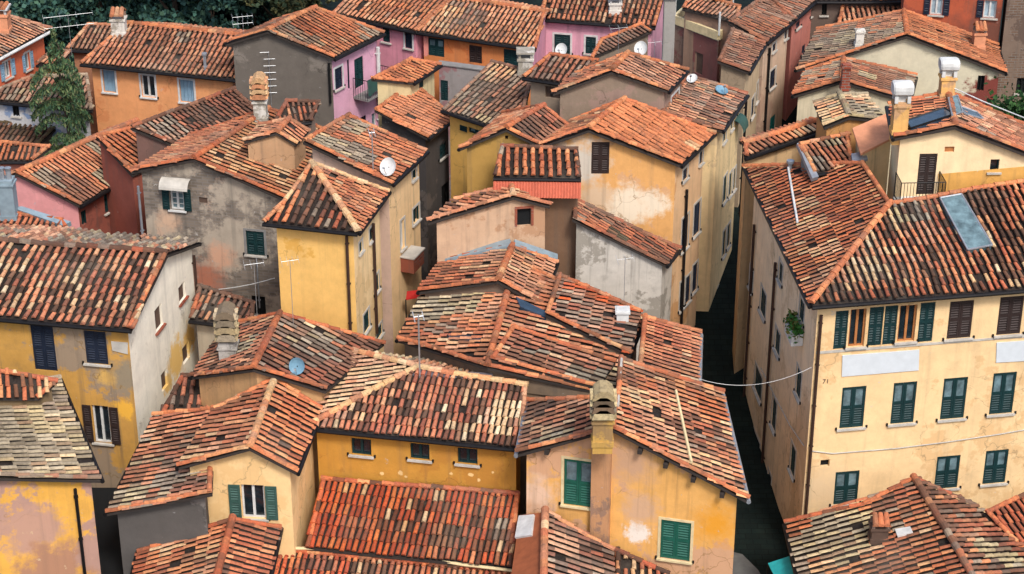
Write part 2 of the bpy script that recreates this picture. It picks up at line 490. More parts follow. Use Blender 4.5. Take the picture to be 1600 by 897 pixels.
    def hitroof(s, x, y):
        best = None; d = ray(x, y)
        for F in s.F:
            c, n = F[6]; t = (c - CAM).dot(n) / d.dot(n); q = CAM + d * t
            P = [s.V[k] for k in F[0]]; ok = True; worst = 0
            for a, b in zip(P, P[1:] + P[:1]):
                ed = (b - a).to_2d(); 
                if ed.length < 1e-5: continue
                ed.normalize(); dd = ed.x * (q.y - a.y) - ed.y * (q.x - a.x)
                worst = min(worst, dd)
            if best is None or worst > best[0] + 1e-3: best = (worst, q, n)
        return best[1], best[2]
    def wm(s, x, y, mat):
        w, q = s.hitw(x, y)
        if w: w['mat'] = mat
        return s
    # ---- openings
    def w(s, x0, x1, y0, y1, kind='glass', col='green', trim=None, sill='stone', frame='white', open=None, depth=0.14, label=None, bars=False):
        cx, cy = (x0 + x1) / 2, (y0 + y1) / 2
        w, q = s.hitw(cx, cy)
        if w is None: return s
        def on(x, y): return at_plane(x, y, w['p'], w['n'])
        sa = (on(x0, cy) - w['p']).dot(w['e']); sb = (on(x1, cy) - w['p']).dot(w['e'])
        if sa > sb: sa, sb = sb, sa
        zt = min(on(x0, y0).z, on(x1, y0).z); zb = max(on(x0, y1).z, on(x1, y1).z)
        if zt - zb < 0.12:
            zm = q.z; zt, zb = zm + 0.2, zm - 0.2
        sa = max(sa, 0.06); sb = min(sb, w['L'] - 0.06)
        zt = min(zt, s.wtop(w, sa) - 0.06, s.wtop(w, sb) - 0.06); zb = max(zb, s.z0 + 0.02)
        if sb - sa < 0.12 or zt - zb < 0.1: print('SMALL', s.label, x0, y0, sb - sa, zt - zb); return s
        for h in w['holes']:
            if sa < h[1] and sb > h[0] and zb < h[3] and zt > h[2]: print('OVERLAP', s.label, x0, y0); return s
        w['holes'].append((sa, sb, zb, zt, depth))
        e, n, p0 = w['e'], w['n'], w['p']
        def P(a, d, z): return p0 + e * a + n * d + Z * z
        def bx(mb, a0, a1, d0, d1, z0, z1, m=0): mb.box(P((a0 + a1) / 2, (d0 + d1) / 2, (z0 + z1) / 2), e * ((a1 - a0) / 2), n * ((d1 - d0) / 2), Z * ((z1 - z0) / 2), m)
        W, H = sb - sa, zt - zb
        pane = MB()
        pm = {'glass': 'glass', 'pale': 'glass_pale', 'sky': 'glass_sky', 'half': 'glass_pale', 'shut': 'void', 'dark': 'void', 'board': col, 'vent': 'void', 'fill': col}[kind]
        pane.add([P(sa, -depth + .004, zb), P(sb, -depth + .004, zb), P(sb, -depth + .004, zt), P(sa, -depth + .004, zt)], [(0, 1, 2, 3)])
        if sill and kind in ('shut', 'half', 'glass', 'pale') and W > .45:
            for a_ in (sa - .12, sb + .12):
                dg = MB(); bx(dg, a_ - .03, a_ + .03, 0, .05, zb - .03, zb + .07); s.dogs.append(dg)
        wo = pane.build('window' if kind not in ('vent', 'fill') else ('vent' if kind == 'vent' else 'niche'), M[pm], s.root, s.base)
        if label: wo['label'] = label
        for dg in s.dogs: dg.build('shutter_catch', M['iron'], wo)
        s.dogs = []
        def leaf(mb, a0, a1, d, slats=True, half=False):
            fr = min(0.07, (a1 - a0) * 0.2); t = 0.02
            bx(mb, a0, a0 + fr, d - t, d + t, zb + .01, zt - .01); bx(mb, a1 - fr, a1, d - t, d + t, zb + .01, zt - .01)
            for zz in (zb + .06, (zb + zt) / 2, zt - .06): bx(mb, a0 + fr, a1 - fr, d - t * .9, d + t * .9, zz - .05, zz + .05)
            k = max(4, int((H - .3) / 0.085))
            if half:
                bx(mb, a0 + fr, a1 - fr, d - t * .8, d - .006, zb + .1, (zb + zt) / 2 - .04)
            for i in range(k):
                zc = zb + .12 + (H - .24) * (i + .5) / k
                if abs(zc - (zb + zt) / 2) < .06 or (half and zc > (zb + zt) / 2): continue
                mb.box(P((a0 + a1) / 2, d - .002, zc), e * ((a1 - a0) / 2 - fr), n * .016 + Z * -.016, (n + Z) * .0035)
            if not half: bx(mb, a0 + fr, a1 - fr, d - t * .95, d - t * .7, zb + .1, zt - .1)
        mid = (sa + sb) / 2
        if kind == 'half':
            for v_ in wo.data.vertices: v_.co += n * (depth - .085)
        if kind == 'shut':
            for a0, a1 in ((sa + .005, mid - .004), (mid + .004, sb - .005)):
                mb = MB(); leaf(mb, a0, a1, -0.045); mb.build('shutter', M[col], wo)
        elif kind == 'half':
            for a0, a1 in ((sa + .005, mid - .004), (mid + .004, sb - .005)):
                mb = MB(); leaf(mb, a0, a1, -0.05, half=True); mb.build('shutter', M[col], wo)
        elif kind in ('glass', 'pale', 'sky'):
            mb = MB(); fr = min(.06, W * .12); d0, d1 = -depth + .006, -depth + .05
            bx(mb, sa, sa + fr, d0, d1, zb, zt); bx(mb, sb - fr, sb, d0, d1, zb, zt)
            bx(mb, sa + fr, sb - fr, d0, d1, zb, zb + fr); bx(mb, sa + fr, sb - fr, d0, d1, zt - fr, zt)
            if W > .5: bx(mb, mid - fr * .7, mid + fr * .7, d0, d1 + .01, zb + fr, zt - fr)
            if bars:
                for i in range(1, 4):
                    zz = zb + H * i / 4; bx(mb, sa + fr, sb - fr, d0, d1 - .01, zz - .012, zz + .012)
            mb.build('frame', M[frame], wo)
        elif kind == 'dark' and frame:
            mb = MB(); fr = .035
            bx(mb, sa, sa + fr, -.1, -.02, zb, zt); bx(mb, sb - fr, sb, -.1, -.02, zb, zt); bx(mb, sa + fr, sb - fr, -.1, -.02, zt - fr, zt)
            bx(mb, mid - .02, mid + .02, -.1, -.05, zb, zt - fr)
            mb.build('frame', M[col], wo)
        elif kind == 'board':
            mb = MB(); k = max(2, int(W / .16))
            for i in range(k):
                a0 = sa + W * i / k; bx(mb, a0 + .006, a0 + W / k - .006, -depth + .01, -depth + .05, zb + .01, zt - .01)
            mb.build('door_leaf' if H > 1.7 else 'shutter', M[col], wo)
        if open:
            for sd in (-1, 1):
                a0, a1 = (sa - W / 2 - .03, sa - .03) if sd < 0 else (sb + .03, sb + W / 2 + .03)
                if a0 < 0.0 or a1 > w['L'] + .02: continue
                mb = MB(); leaf(mb, a0, a1, 0.035); mb.build('shutter', M[open], wo)
        if trim:
            mb = MB(); t = .09
            bx(mb, sa - t, sa, .001, .018, zb, zt + t); bx(mb, sb, sb + t, .001, .018, zb, zt + t); bx(mb, sa, sb, .001, .018, zt, zt + t)
            mb.build('surround', M[trim], wo)
        if sill:
            mb = MB(); bx(mb, sa - .1, sb + .1, -depth + .01, .09, zb - .065, zb - .002); mb.build('sill', M[sill], wo)
        return s
    def pipe(s, x, y0, y1, mat='copper', r=0.055, name='downpipe'):
        w, q = s.hitw(x, (y0 + y1) / 2)
        if w is None: return s
        a = at_plane(x, y0, w['p'], w['n']).z; b = max(at_plane(x, y1, w['p'], w['n']).z, s.z0)
        mb = MB(); o = Vector((q.x, q.y, 0)) + w['n'] * (r + .03)
        mb.tube([o + Z * a, o + Z * b], r, 8)
        for i in range(int((a - b) / 1.6) + 1):
            zz = a - .3 - 1.6 * i
            if zz > b: mb.box(o + Z * zz - w['n'] * .03, w['e'] * (r + .015), w['n'] * (r + .01), Z * .02)
        mb.build(name, M[mat], s.root, s.base); return s
    def slabpart(s, name, pts, thick, mat, label=None):
        """a flat board or sheet fixed to the wall: pixel corners in order, thick metres proud"""
        w, q = s.hitw(sum(p[0] for p in pts) / len(pts), sum(p[1] for p in pts) / len(pts))
        if w is None: return s
        a = [at_plane(x, y, w['p'], w['n']) + w['n'] * .006 for x, y in pts]; b = [p + w['n'] * thick for p in a]
        n = len(a); mb = MB()
        mb.add(a + b, [tuple(range(n, 2 * n)), tuple(range(n))[::-1]] + [(i, (i + 1) % n, n + (i + 1) % n, n + i) for i in range(n)])
        o = mb.build(name, M[mat], s.root, s.base)
        if label: o['label'] = label
        return s
    def chim(s, x, y, ytop, w=0.6, d=0.6, mat='dirty_white', style='slab', capmat=None, rot=0.0, sink=0.4, label=None, pal='oldor', z=None):
        q = at_z(x, y, z) if z is not None else s.hitroof(x, y)[0]
        zt = at_plane(x, ytop, q, Vector((0, 1, 0))).z
        chimney(s.root, s.base, q, zt - q.z, w, d, M[mat], style, capmat, rot, sink, label, pal); return s
    def onroof(s, name, pts, thick, mat, lift=0.12, label=None, frame=None):
        a = []
        q0, n = s.hitroof(sum(p[0] for p in pts) / len(pts), sum(p[1] for p in pts) / len(pts))
        a = [at_plane(x, y, q0, n) + n * lift for x, y in pts]; b = [p + n * thick for p in a]; k = len(a)
        mb = MB(); mb.add([p - n * (lift + .02) for p in a] + b, [tuple(range(k, 2 * k)), tuple(range(k))[::-1]] + [(i, (i + 1) % k, k + (i + 1) % k, k + i) for i in range(k)])
        # loops may wind either way: fix by mesh normal
        o = mb.build(name, M[mat], s.root, s.base)
        if label: o['label'] = label
        if frame:
            fb = MB()
            for i in range(k): fb.tube([b[i], b[(i + 1) % k]], .035, 5)
            fb.build('frame', M[frame], o)
        return s
    def beam(s, x, y, L=.3):
        w, q = s.hitw(x, y); mb = MB(); mb.box(q + w['n'] * (L / 2 + .01), w['e'] * .07, w['n'] * (L / 2), Z * .08); mb.build('beam_end', M['eave'], s.root, s.base); return s
    def strip(s, a, b, mat='salmon', r=.05):
        q0, n_ = s.hitroof(*a); q1, _ = s.hitroof(*b); mb = MB(); mb.tube([q0 + n_ * .15, q1 + n_ * .15], r, 6); mb.build('verge_strip', M[mat], s.root, s.base); return s
    # ---- finish
    def done(s):
        # roofs
        mb = MB(); ridge = MB(); edges = {}
        for F in s.F:
            nm, pal, sp, rl, o, eave, (c, n) = F
            P = [s.V[k] for k in nm]; k = len(P)
            sheet = o.get('sheet')
            top = [p.copy() for p in P]; bot = [p - Z * s.slab for p in P]
            base = (0.018, 0.013, 0.011)
            if not sheet:
                mb.add(top, [tuple(range(k))], 0, base)
                mb.add(bot, [tuple(range(k))[::-1]], 1)
            else:
                sm = MB(); sm.add(top + bot, [tuple(range(k)), tuple(range(k, 2 * k))[::-1]] + [(i, k + i, k + (i + 1) % k, (i + 1) % k) for i in range(k)])
                sm.build(o.get('name', 'roof_sheet'), M[sheet], s.root, s.base)
            for i in range(k):
                a, b = nm[i], nm[(i + 1) % k]
                edges[(a, b)] = (F, P[i], P[(i + 1) % k], bot[i], bot[(i + 1) % k])
            if pal and not sheet:
                pts = [(q if isinstance(q, Vector) else at_plane(q[0], q[1], c, n), r, pp) for (q, r, pp) in o.get('patch', ())]
                lay_tiles(mb, P, s.V[eave[0]], s.V[eave[1]], pal, sp, rl, seed(), pts, o.get('gap', .66) * .83, o.get('alt'), o.get('amt', 0), o.get('miss', .012), o.get('wob', .05), 0.0, o.get('calm', 1.0))
        gi = 0
        for (a, b), (F, A, B, a2, b2) in edges.items():
            nm, pal, sp, rl, o, eave, (c, n) = F
            if o.get('sheet'): continue
            if (b, a) in edges:
                if a < b and pal and not o.get('noridge'):
                    F2 = edges[(b, a)][0]; n2 = F2[6][1]
                    if (F2[6][0] - A).dot(n) < -0.02: cap_line(ridge, A, B, (n + n2).normalized(), o.get('rr', 0.12), o.get('ridge', s.cap), seed())
                continue
            mb.add([A, B, b2, a2], [(0, 3, 2, 1)], 1)
            if set((a, b)) == set(eave):
                if o.get('gut', True) and s.gut:
                    out = (B - A).cross(Z).normalized()
                    g = MB(); g.tube([A + out * .06 - Z * .05, B + out * .06 - Z * .05], .075, 8)
                    g.build('gutter', M[s.gut], s.root, s.base)
            elif pal and not o.get('noverge') and (a, b) not in s.noverge and (b, a) not in s.noverge:
                ins = Z.cross(B - A).normalized()
                cap_line(mb, A + ins * .07, B + ins * .07, n, .085, o.get('verge', o.get('ridge', s.cap)), seed(), .42, .02)
        ro = mb.build(s.pre + 'roof', [M['tile'], M['eave']], s.root, s.base)
        if ridge.v: ridge.build('ridge_tiles', M['tile'], ro)
        # walls
        ml = [s.wall]; wb = MB()
        for w in s.W:
            m = w['mat'] or s.wall
            if m not in ml: ml.append(m)
            mi = ml.index(m)
            outer = [Vector((0, s.z0, 0)), Vector((w['L'], s.z0, 0))] + [Vector((a, z, 0)) for a, z in w['top'][::-1]]
            for q in outer: q.y = max(q.y, s.z0)
            polys = [outer]
            for (a0, a1, z0, z1, dp) in w['holes']:
                polys.append([Vector((a0, z0, 0)), Vector((a0, z1, 0)), Vector((a1, z1, 0)), Vector((a1, z0, 0))])
            flat = [q for pl in polys for q in pl]
            def P(a, d, z): return w['p'] + w['e'] * a + w['n'] * d + Z * z
            tris = mgeo.tessellate_polygon(polys)
            fs = []
            for t in tris:
                a, b, c = (flat[i] for i in t)
                ar = (b.x - a.x) * (c.y - a.y) - (b.y - a.y) * (c.x - a.x)
                if abs(ar) < 1e-7: continue
                fs.append(tuple(t) if ar > 0 else tuple(t)[::-1])
            wb.add([P(q.x, 0, q.y) for q in flat], fs, mi)
            for (a0, a1, z0, z1, dp) in w['holes']:
                c = [(a0, z0), (a1, z0), (a1, z1), (a0, z1)]
                for i in range(4):
                    (sa, za), (sb, zb) = c[i], c[(i + 1) % 4]
                    wb.add([P(sa, 0, za), P(sb, 0, zb), P(sb, -dp, zb), P(sa, -dp, za)], [(0, 1, 2, 3)], mi)
        if wb.v: wb.build(s.pre + 'wall', ml, s.root, s.base)
        return s

def chimney(root, base, q, h, w, d, mat, style, capmat, rot, sink, label, pal='oldor'):
    ex = Vector((math.cos(rot), math.sin(rot), 0)); ey = Vector((-ex.y, ex.x, 0))
    mb = MB()
    hc = {'slab': .35, 'tile': .45, 'stack': min(1.1, h * .5), 'white': min(.75, h * .45), 'none': 0, 'pot': .45, 'hood': .5}[style]
    hb = max(.2, h - hc)
    def bx(m, cx, cy, z0, z1, a, b): m.box(q + ex * cx + ey * cy + Z * ((z0 + z1) / 2), ex * (a / 2), ey * (b / 2), Z * ((z1 - z0) / 2))
    bx(mb, 0, 0, -sink, hb, w, d)
    bx(mb, 0, 0, hb * .86, hb * .86 + .08, w + .1, d + .1); bx(mb, 0, 0, -.05, .14, w + .07, d + .07)
    body = mb.build('chimney', mat, root, base)
    if label: body['label'] = label
    cb = MB(); rnd = random.Random(seed())
    cm = M[capmat] if capmat else M['tile']
    if style == 'slab':
        for sx in (-1, 1):
            for sy in (-1, 1): bx(cb, sx * (w / 2 - .06), sy * (d / 2 - .06), hb, hb + .22, .1, .1)
        bx(cb, 0, 0, hb + .22, hb + .29, w + .16, d + .16)
        if not capmat:
            for i in range(3): barrel(cb, q + ex * (-w / 2 + w * (i + .5) / 3) - ey * (d / 2 + .1) + Z * (hb + .28), q + ex * (-w / 2 + w * (i + .5) / 3) + ey * (d / 2 + .1) + Z * (hb + .3), ex, Z, w / 6, w / 7, 0, 0, pick(pal, rnd))
    elif style in ('tile', 'hood'):
        for sx in (-1, 1):
            for sy in (-1, 1): bx(cb, sx * (w / 2 - .05), sy * (d / 2 - .05), hb, hb + .18, .1, .1)
        cb.c = [(.3, .2, .15)] * len(cb.v)
        for sd in (-1, 1):
            for i in range(3):
                x = -w / 2 + w * (i + .5) / 3
                barrel(cb, q + ex * x + ey * (sd * (d / 2 + .12)) + Z * (hb + .16), q + ex * x + Z * (hb + .42), ex, Vector((0, 0, 1)), w / 5.2, w / 6.5, 0, 0, pick(pal, rnd))
    elif style == 'stack':
        k = 4; st = hc / k
        for j in range(k):
            z = hb + j * st
            bx(cb, 0, 0, z, z + st * .5, w * .8, d * .8)
            cb.c[-8:] = [(.05, .045, .04)] * 8
            for i in range(2):
                y = -d / 2 + d * (i + .5) / 2
                barrel(cb, q + ex * (-w / 2 - .1) + ey * y * 1.15 + Z * (z + st * .4), q + ex * (w / 2 + .1) + ey * y * 1.15 + Z * (z + st * .4), ey, Z, d / 3.4, d / 3.4, 0, 0, pick(pal, rnd))
            barrel(cb, q + ey * (-d / 2 - .12) + Z * (z + st * .4), q + ey * (d / 2 + .12) + Z * (z + st * .4), ex, Z, w / 1.75, w / 1.75, 0, 0, pick(pal, rnd))
    elif style == 'white':
        st = hc / 3
        for sx in (-1, 1):
            for sy in (-1, 1): bx(cb, sx * (w / 2 - .04), sy * (d / 2 - .04), hb, hb + st, .12, .12)
        bx(cb, 0, 0, hb, hb + st, w * .5, d * .5)
        n = 14; vs = []
        for sx in (-1, -.82, .82, 1):
            rr = .86 if abs(sx) == 1 else 1
            vs += [q + ex * (sx * w * .68) + ey * (math.copysign(abs(math.cos(2 * math.pi * i / n)) ** .6, math.cos(2 * math.pi * i / n)) * d * .66 * rr) + Z * (hb + st * 1.9 + math.copysign(abs(math.sin(2 * math.pi * i / n)) ** .7, math.sin(2 * math.pi * i / n)) * st * .95 * rr) for i in range(n)]
        fs = [(j * n + i, j * n + (i + 1) % n, (j + 1) * n + (i + 1) % n, (j + 1) * n + i) for j in range(3) for i in range(n)] + [tuple(range(n))[::-1], tuple(3 * n + i for i in range(n))]
        cb.add(vs, fs)
    elif style == 'pot':
        for sx in (-1, 1):
            cb.tube([q + ex * (sx * w * .22) + Z * hb, q + ex * (sx * w * .22) + Z * (hb + .32), q + ex * (sx * w * .22) + Z * (hb + .45)], [.12, .1, .14], 9, 0, OR[1])
    if cb.v: cb.build('chimney_cap', cm, body)
    return body

# ------------------------------------------------------------------ roof furniture, cables
def antenna(x, y, ytop, label, z=None, house=None, arms=5, aw=0.5, yaw=0.3, r=0.011, two=False, wall=False, comb=False):
    q = at_z(x, y, z) if z is not None else house.hitroof(x, y)[0]
    if wall: q = house.hit(x, y)
    zt = at_plane(x, ytop, q, Vector((0, 1, 0))).z; h = zt - q.z
    t = empty('tv_antenna', q, label, 'antenna', 'television antennas on the roofs')
    mb = MB(); mb.tube([q - Z * .15, q + Z * h], r, 6); mb.build('mast', M['alu'], t, q)
    d = Vector((math.cos(yaw), math.sin(yaw), 0)); e = Vector((-d.y, d.x, 0))
    if comb:
        for i in range(arms):
            bm = MB(); b0 = q + Z * (h - .05 - h * .75 * i / arms); L = aw * (.6 + .5 * i / arms)
            bm.tube([b0 - d * L * (.8 if i else 1.5), b0 + d * L * (1 if i else .1)], .012, 5); bm.build('crossbar', M['alu'], t, q)
        return t
    for lv in ((.0, .28) if two else (.0,)):
        bm = MB(); b0 = q + Z * (h - .06 - h * lv); bm.tube([b0 - d * aw, b0 + d * aw], r * .7, 5)
        for i in range(arms):
            c = b0 + d * (aw * (2 * i / max(1, arms - 1) - 1)); L = .34 - .035 * i
            bm.tube([c - e * L * .5 - Z * L * .35, c + e * L * .5 + Z * L * .35], r * .55, 5)
        bm.build('boom', M['alu'], t, q)
    return t

def dish(x, y, r, label, house=None, z=None, mat='dish', aim=(-0.35, -0.75, 0.45), post=0.5):
    q = at_z(x, y, z) if z is not None else house.hitroof(x, y)[0]
    t = empty('satellite_dish', q, label, 'satellite dish', 'satellite dishes on the roofs')
    c = q + Z * post; a = Vector(aim).normalized(); u = a.cross(Z).normalized(); v = u.cross(a)
    mb = MB(); n = 22; vs = [c - a * .06]
    rings = [(0.34, -.05), (.7, -.02), (1, .035)]
    for rr, dd in rings: vs += [c + (u * math.cos(2 * math.pi * i / n) + v * math.sin(2 * math.pi * i / n) * 1.08) * r * rr + a * dd for i in range(n)]
    fs = [(0, 1 + i, 1 + (i + 1) % n) for i in range(n)]
    for k in range(2): fs += [(1 + k * n + i, 1 + (k + 1) * n + i, 1 + (k + 1) * n + (i + 1) % n, 1 + k * n + (i + 1) % n) for i in range(n)]
    mb.add(vs, fs); mb.add([p - a * .015 for p in vs], [f[::-1] for f in fs])
    mb.build('reflector', M[mat], t, q)
    ar = MB(); ar.tube([c - v * r * .95, c - v * r * .35 + a * r * 1.05], .014, 5); ar.box(c - v * r * .3 + a * r * 1.08, u * .035, v * .035, a * .05)
    ar.build('feed_arm', M['alu'], t, q)
    pb = MB(); pb.tube([q - Z * .1, c - a * .07], .028, 6); pb.build('post', M['iron'], t, q)
    return t

def cable(name, pts, r, mat, label, cat='cable', sag=0.0):
    mb = MB(); P = [Vector(p) for p in pts]
    if sag and len(P) == 2:
        a, b = P; P = [a + (b - a) * (i / 12) - Z * (sag * 4 * (i / 12) * (1 - i / 12)) for i in range(13)]
    mb.tube(P, r, 6); o = mb.build(name, M[mat], None, P[0]); tag(o, label, cat); return o
mats()
M['ochre_ch'] = stucco('ochre_chimney', lin(222, 172, 104), alt=lin(190, 150, 110), amt=.4, stain_amt=.3)
M['ochre_band'] = stucco('ochre_band', lin(212, 160, 86), alt=lin(196, 146, 80), amt=.3, stain_amt=.1)
M['slate'] = plain('slate', (0.10, 0.09, 0.10), .7)
M['tar'] = plain('alley_shade_black', (.006, .007, .008), .8)  # near-black colour standing in for deep shade in the alley gap
M['redsheet'] = plain('red_sheet', lin(176, 88, 64), .6)
M['ochre_stack'] = stucco('ochre_stack', lin(190, 150, 80), alt=lin(150, 120, 80), amt=.5, stain_amt=.35)
def soft(c, q=.93):
    l = .3 * c[0] + .55 * c[1] + .15 * c[2]; return tuple((x * q + l * (1 - q)) * t_ for x, t_ in zip(c, (.96, .94, .94)))
def st(base, **k):
    if k.get('alt'): k['alt'] = soft(k['alt'])
    return stucco('plaster', soft(lin(*base)), **k)
def H(*a, **k): return House(*a, **k)

# ================================================================== right: large cream corner house
RB = H('corner_house', 'large cream corner house with dark green shutters, white boards and orange hipped roof', oh=.3)
RB.v('B0', 1268, 478, 10.8).v('B1', 1690, 445, 10.8).v('B2', 1165, 262, 10.8).v('T', 1392, 318, 's', 'B0', 'B1', 20).v('TR', 1690, 270, 'p', 'B0', 'B1', 'T').v('C', 1352, 258, 'p', 'B0', 'B2', 'T')
RB.f('B0 B1 TR T', 'mix', .26, .38, calm=1.25, patch=[((1330, 400), 1.5, 'cream'), ((1440, 380), .9, 'pink'), ((1560, 400), 1.6, 'mixred'), ((1480, 400), .8, 'mix'), ((1420, 330), .7, 'grey'), ((1540, 320), .8, 'brown')], alt='oldor', amt=.35, ridge='orange', rr=.14, gap=.60)
RB.f('B0 B2 C T', 'oldor', .27, .36, alt='red', amt=.5, patch=[((1262, 322), .5, 'palepink'), ((1275, 350), .55, 'palepink'), ((1290, 390), .55, 'palepink'), ((1298, 425), .45, 'palepink')], ridge='orange')
RB.go()
RB.wall = st((232, 198, 144), alt=lin(216, 178, 124), amt=.35, stain_amt=.10, streak=.22, patches=[(RB.hit(1280, 770), 1.0, lin(205, 178, 140), .5)])
RB.wm(1220, 600, st((242, 216, 176), alt=lin(220, 192, 152), amt=.4, stain_amt=.22, streak=.4))
for a in ((1327, 1352, 482, 543), (1404, 1431, 476, 535)): RB.w(*a, kind='glass', frame='honey', sill='stone')
for a, b, c, d in ((1304, 1324, 485, 546), (1357, 1379, 479, 541), (1381, 1401, 477, 539), (1436, 1459, 472, 535)):
    RB.w(a, b, c, d, kind='shut', col='green', sill=None)
for a in ((1482, 1519, 469, 530), (1560, 1597, 462, 524)): RB.w(*a, kind='shut', col='brown')
for a in ((1314, 1351, 603, 670), (1394, 1430, 596, 663), (1472, 1509, 589, 656), (1549, 1585, 581, 648), (1304, 1341, 735, 789), (1462, 1498, 711, 765), (1538, 1573, 702, 757)): RB.w(*a, kind='half', col='green', label=None)
RB.w(1282, 1296, 718, 730, kind='vent', sill=None)
for a in ((1217, 1223, 402, 450), (1249, 1257, 458, 513), (1188, 1197, 441, 506), (1168, 1177, 404, 462), (1211, 1219, 505, 564), (1244, 1252, 565, 633), (1179, 1191, 562, 636), (1206, 1213, 612, 683), (1235, 1243, 684, 755), (1176, 1187, 664, 750), (1199, 1205, 729, 786)):
    RB.w(*a, kind='shut', col='green', trim='stone')
RB.w(1213, 1226, 785, 842, kind='dark', sill=None, col='navy')
RB.slabpart('board', [(1316, 555), (1436, 546), (1435, 578), (1315, 588)], .03, 'white_panel').slabpart('board', [(1557, 535), (1660, 528), (1660, 560), (1556, 566)], .03, 'white_panel')
RB.slabpart('string_course', [(1275, 549), (1670, 518), (1670, 521), (1275, 553)], .02, 'stone')
for yy in (676, 772): pass
RB.pipe(1269, 492, 830).pipe(1203, 385, 800).pipe(1172, 330, 700)
RB.onroof('skylight', [(1467, 316), (1500, 310), (1548, 390), (1510, 397)], .06, 'glass_pale', .16, frame='zinc')
RB.done()

# house number painted on the corner house
def number(txt, h, x, y, size, mat):
    w, q = h.hitw(x, y)
    cu = bpy.data.curves.new('number', 'FONT'); cu.body = txt; cu.size = size; cu.extrude = .004; cu.align_x = 'CENTER'
    o = bpy.data.objects.new('number', cu); COL.objects.link(o)
    dg = bpy.context.evaluated_depsgraph_get(); me = bpy.data.meshes.new_from_object(o.evaluated_get(dg)); bpy.data.objects.remove(o)
    me.materials.clear(); me.materials.append(M[mat])
    ex, ez = w['e'], Z
    q = q + w['n'] * .008 - h.base
    for v in me.vertices:
        c = v.co; v.co = q + ex * c.x + ez * c.y + w['n'] * c.z
    o = bpy.data.objects.new('number', me); COL.objects.link(o); o.parent = h.root
number('71', RB, 1290, 599, .24, 'brown_mid')

# terrace house rising behind the corner house
TH = H('terrace_house', 'cream gabled house with brown terrace door rising behind the corner house roof', oh=.22)
TH.v('L', 1398, 217, 14.2).v('R', 1625, 250, 13.3).v('A', 1492, 199, 'g', 'L', 'R').v('AB', 1480, 147, 'z', 'A').v('RB', 1660, 222, 'p', 'A', 'AB', 'R').v('LB', 1388, 166, 'p', 'A', 'AB', 'L')
TH.f('R RB AB A', 'oldor', .22, .34, alt='pink', amt=.35, patch=[((1545, 215), .5, 'brown')]).f('L LB AB A', 'orange', .26, .40, alt='red', amt=.3)
TH.go()
TH.wall = st((238, 210, 162), alt=lin(232, 200, 150), amt=.2, stain_amt=.06, streak=.15)
TH.w(1434, 1462, 240, 304, kind='shut', col='brown', sill=None).w(1547, 1561, 249, 269, kind='glass', frame='green').w(1476, 1491, 229, 238, kind='fill', col='honey', sill=None, depth=.06)
TH.slabpart('painted_band', [(1466, 272), (1690, 252), (1690, 330), (1466, 330)], .012, 'ochre_band')
TH.onroof('solar_panel', [(1416, 196), (1476, 176), (1492, 186), (1424, 208)], .05, 'panel', .14, frame='iron')
TH.onroof('skylight', [(1478, 160), (1492, 156), (1500, 182), (1484, 188)], .05, 'glass_pale', .14, frame='zinc')
TH.onroof('roof_window', [(1496, 172), (1522, 181), (1533, 192), (1504, 184)], .05, 'panel', .12, frame='zinc')
TH.chim(1478, 150, 90, .5, .5, 'ochre_ch', 'white', 'white', label='tall tapering chimney with a white pierced cap')
TH.chim(1404, 206, 126, .52, .52, 'ochre_ch', 'white', 'white', label='square ochre chimney with a white pierced cap')
TH.done()
# terrace floor and railing in front of the brown door
t = empty('terrace_railing', at_z(1430, 316, 12.6), 'thin black iron railing round the little terrace before the brown door', 'railing')
w_, q_ = TH.hitw(1434, 300); fz = at_plane(1448, 306, w_['p'], w_['n']).z
def on_t(s_, d_, z_): return w_['p'] + w_['e'] * s_ + w_['n'] * d_ + Z * z_
sL = (at_plane(1397, 290, w_['p'], w_['n']) - w_['p']).dot(w_['e']); sR = (at_plane(1467, 290, w_['p'], w_['n']) - w_['p']).dot(w_['e'])
mb = MB(); mb.box(on_t((sL + sR) / 2, .5, fz - .06), w_['e'] * ((sR - sL) / 2), w_['n'] * .5, Z * .05); mb.build('terrace_floor', M['white'], t)
mb = MB()
path = [on_t(sL + .02, .02, fz), on_t(sL + .02, .96, fz), on_t(sR - .02, .96, fz), on_t(sR - .02, .02, fz)]
for lv in (.1, .95): mb.tube([p + Z * lv for p in path], .018, 5)
for a, b in zip(path, path[1:]):
    k = max(2, int((b - a).length / .11))
    for i in range(k + 1): mb.tube([a.lerp(b, i / k), a.lerp(b, i / k) + Z * .95], .012 if i % 8 else .02, 4)
mb.build('railing', M['iron'], t)

# small orange-plastered extension left of the terrace house
E1 = H('terrace_extension', 'low salmon roofed extension between the terrace house and the yellow tiled roof', oh=.15, gut=None)
E1.v('A', 1345, 240, 12.6).v('B', 1400, 212, 12.9).v('C', 1388, 176, 's', 'A', 'B', 12).v('D', 1332, 200, 'p', 'A', 'B', 'C')
E1.f('A B C D', 'orange', .3, .5, sheet='salmon').go()
E1.wall = st((236, 204, 150), stain_amt=.1); E1.done()

# pale yellow tiled gable
YG = H('lean_to_house', 'small house under a pale yellow tiled gable with ochre boards', oh=.12, cap='lichen', gut=None)
YG.v('L', 1288, 200, 12.6).v('R', 1390, 190, 12.7).v('A', 1327, 184, 'g', 'L', 'R').v('AB', 1312, 150, 'z', 'A').v('LB', 1272, 163, 'p', 'A', 'AB', 'L').v('RB', 1352, 150, 'p', 'A', 'AB', 'R')
YG.f('L LB AB A', 'lichen', .30, .40, alt='cream', amt=.5, gap=.75).f('R RB AB A', 'lichen', .30, .40, alt='cream', amt=.4, gap=.75).go()
YG.wall = st((196, 142, 80), stain_amt=.25); YG.done()

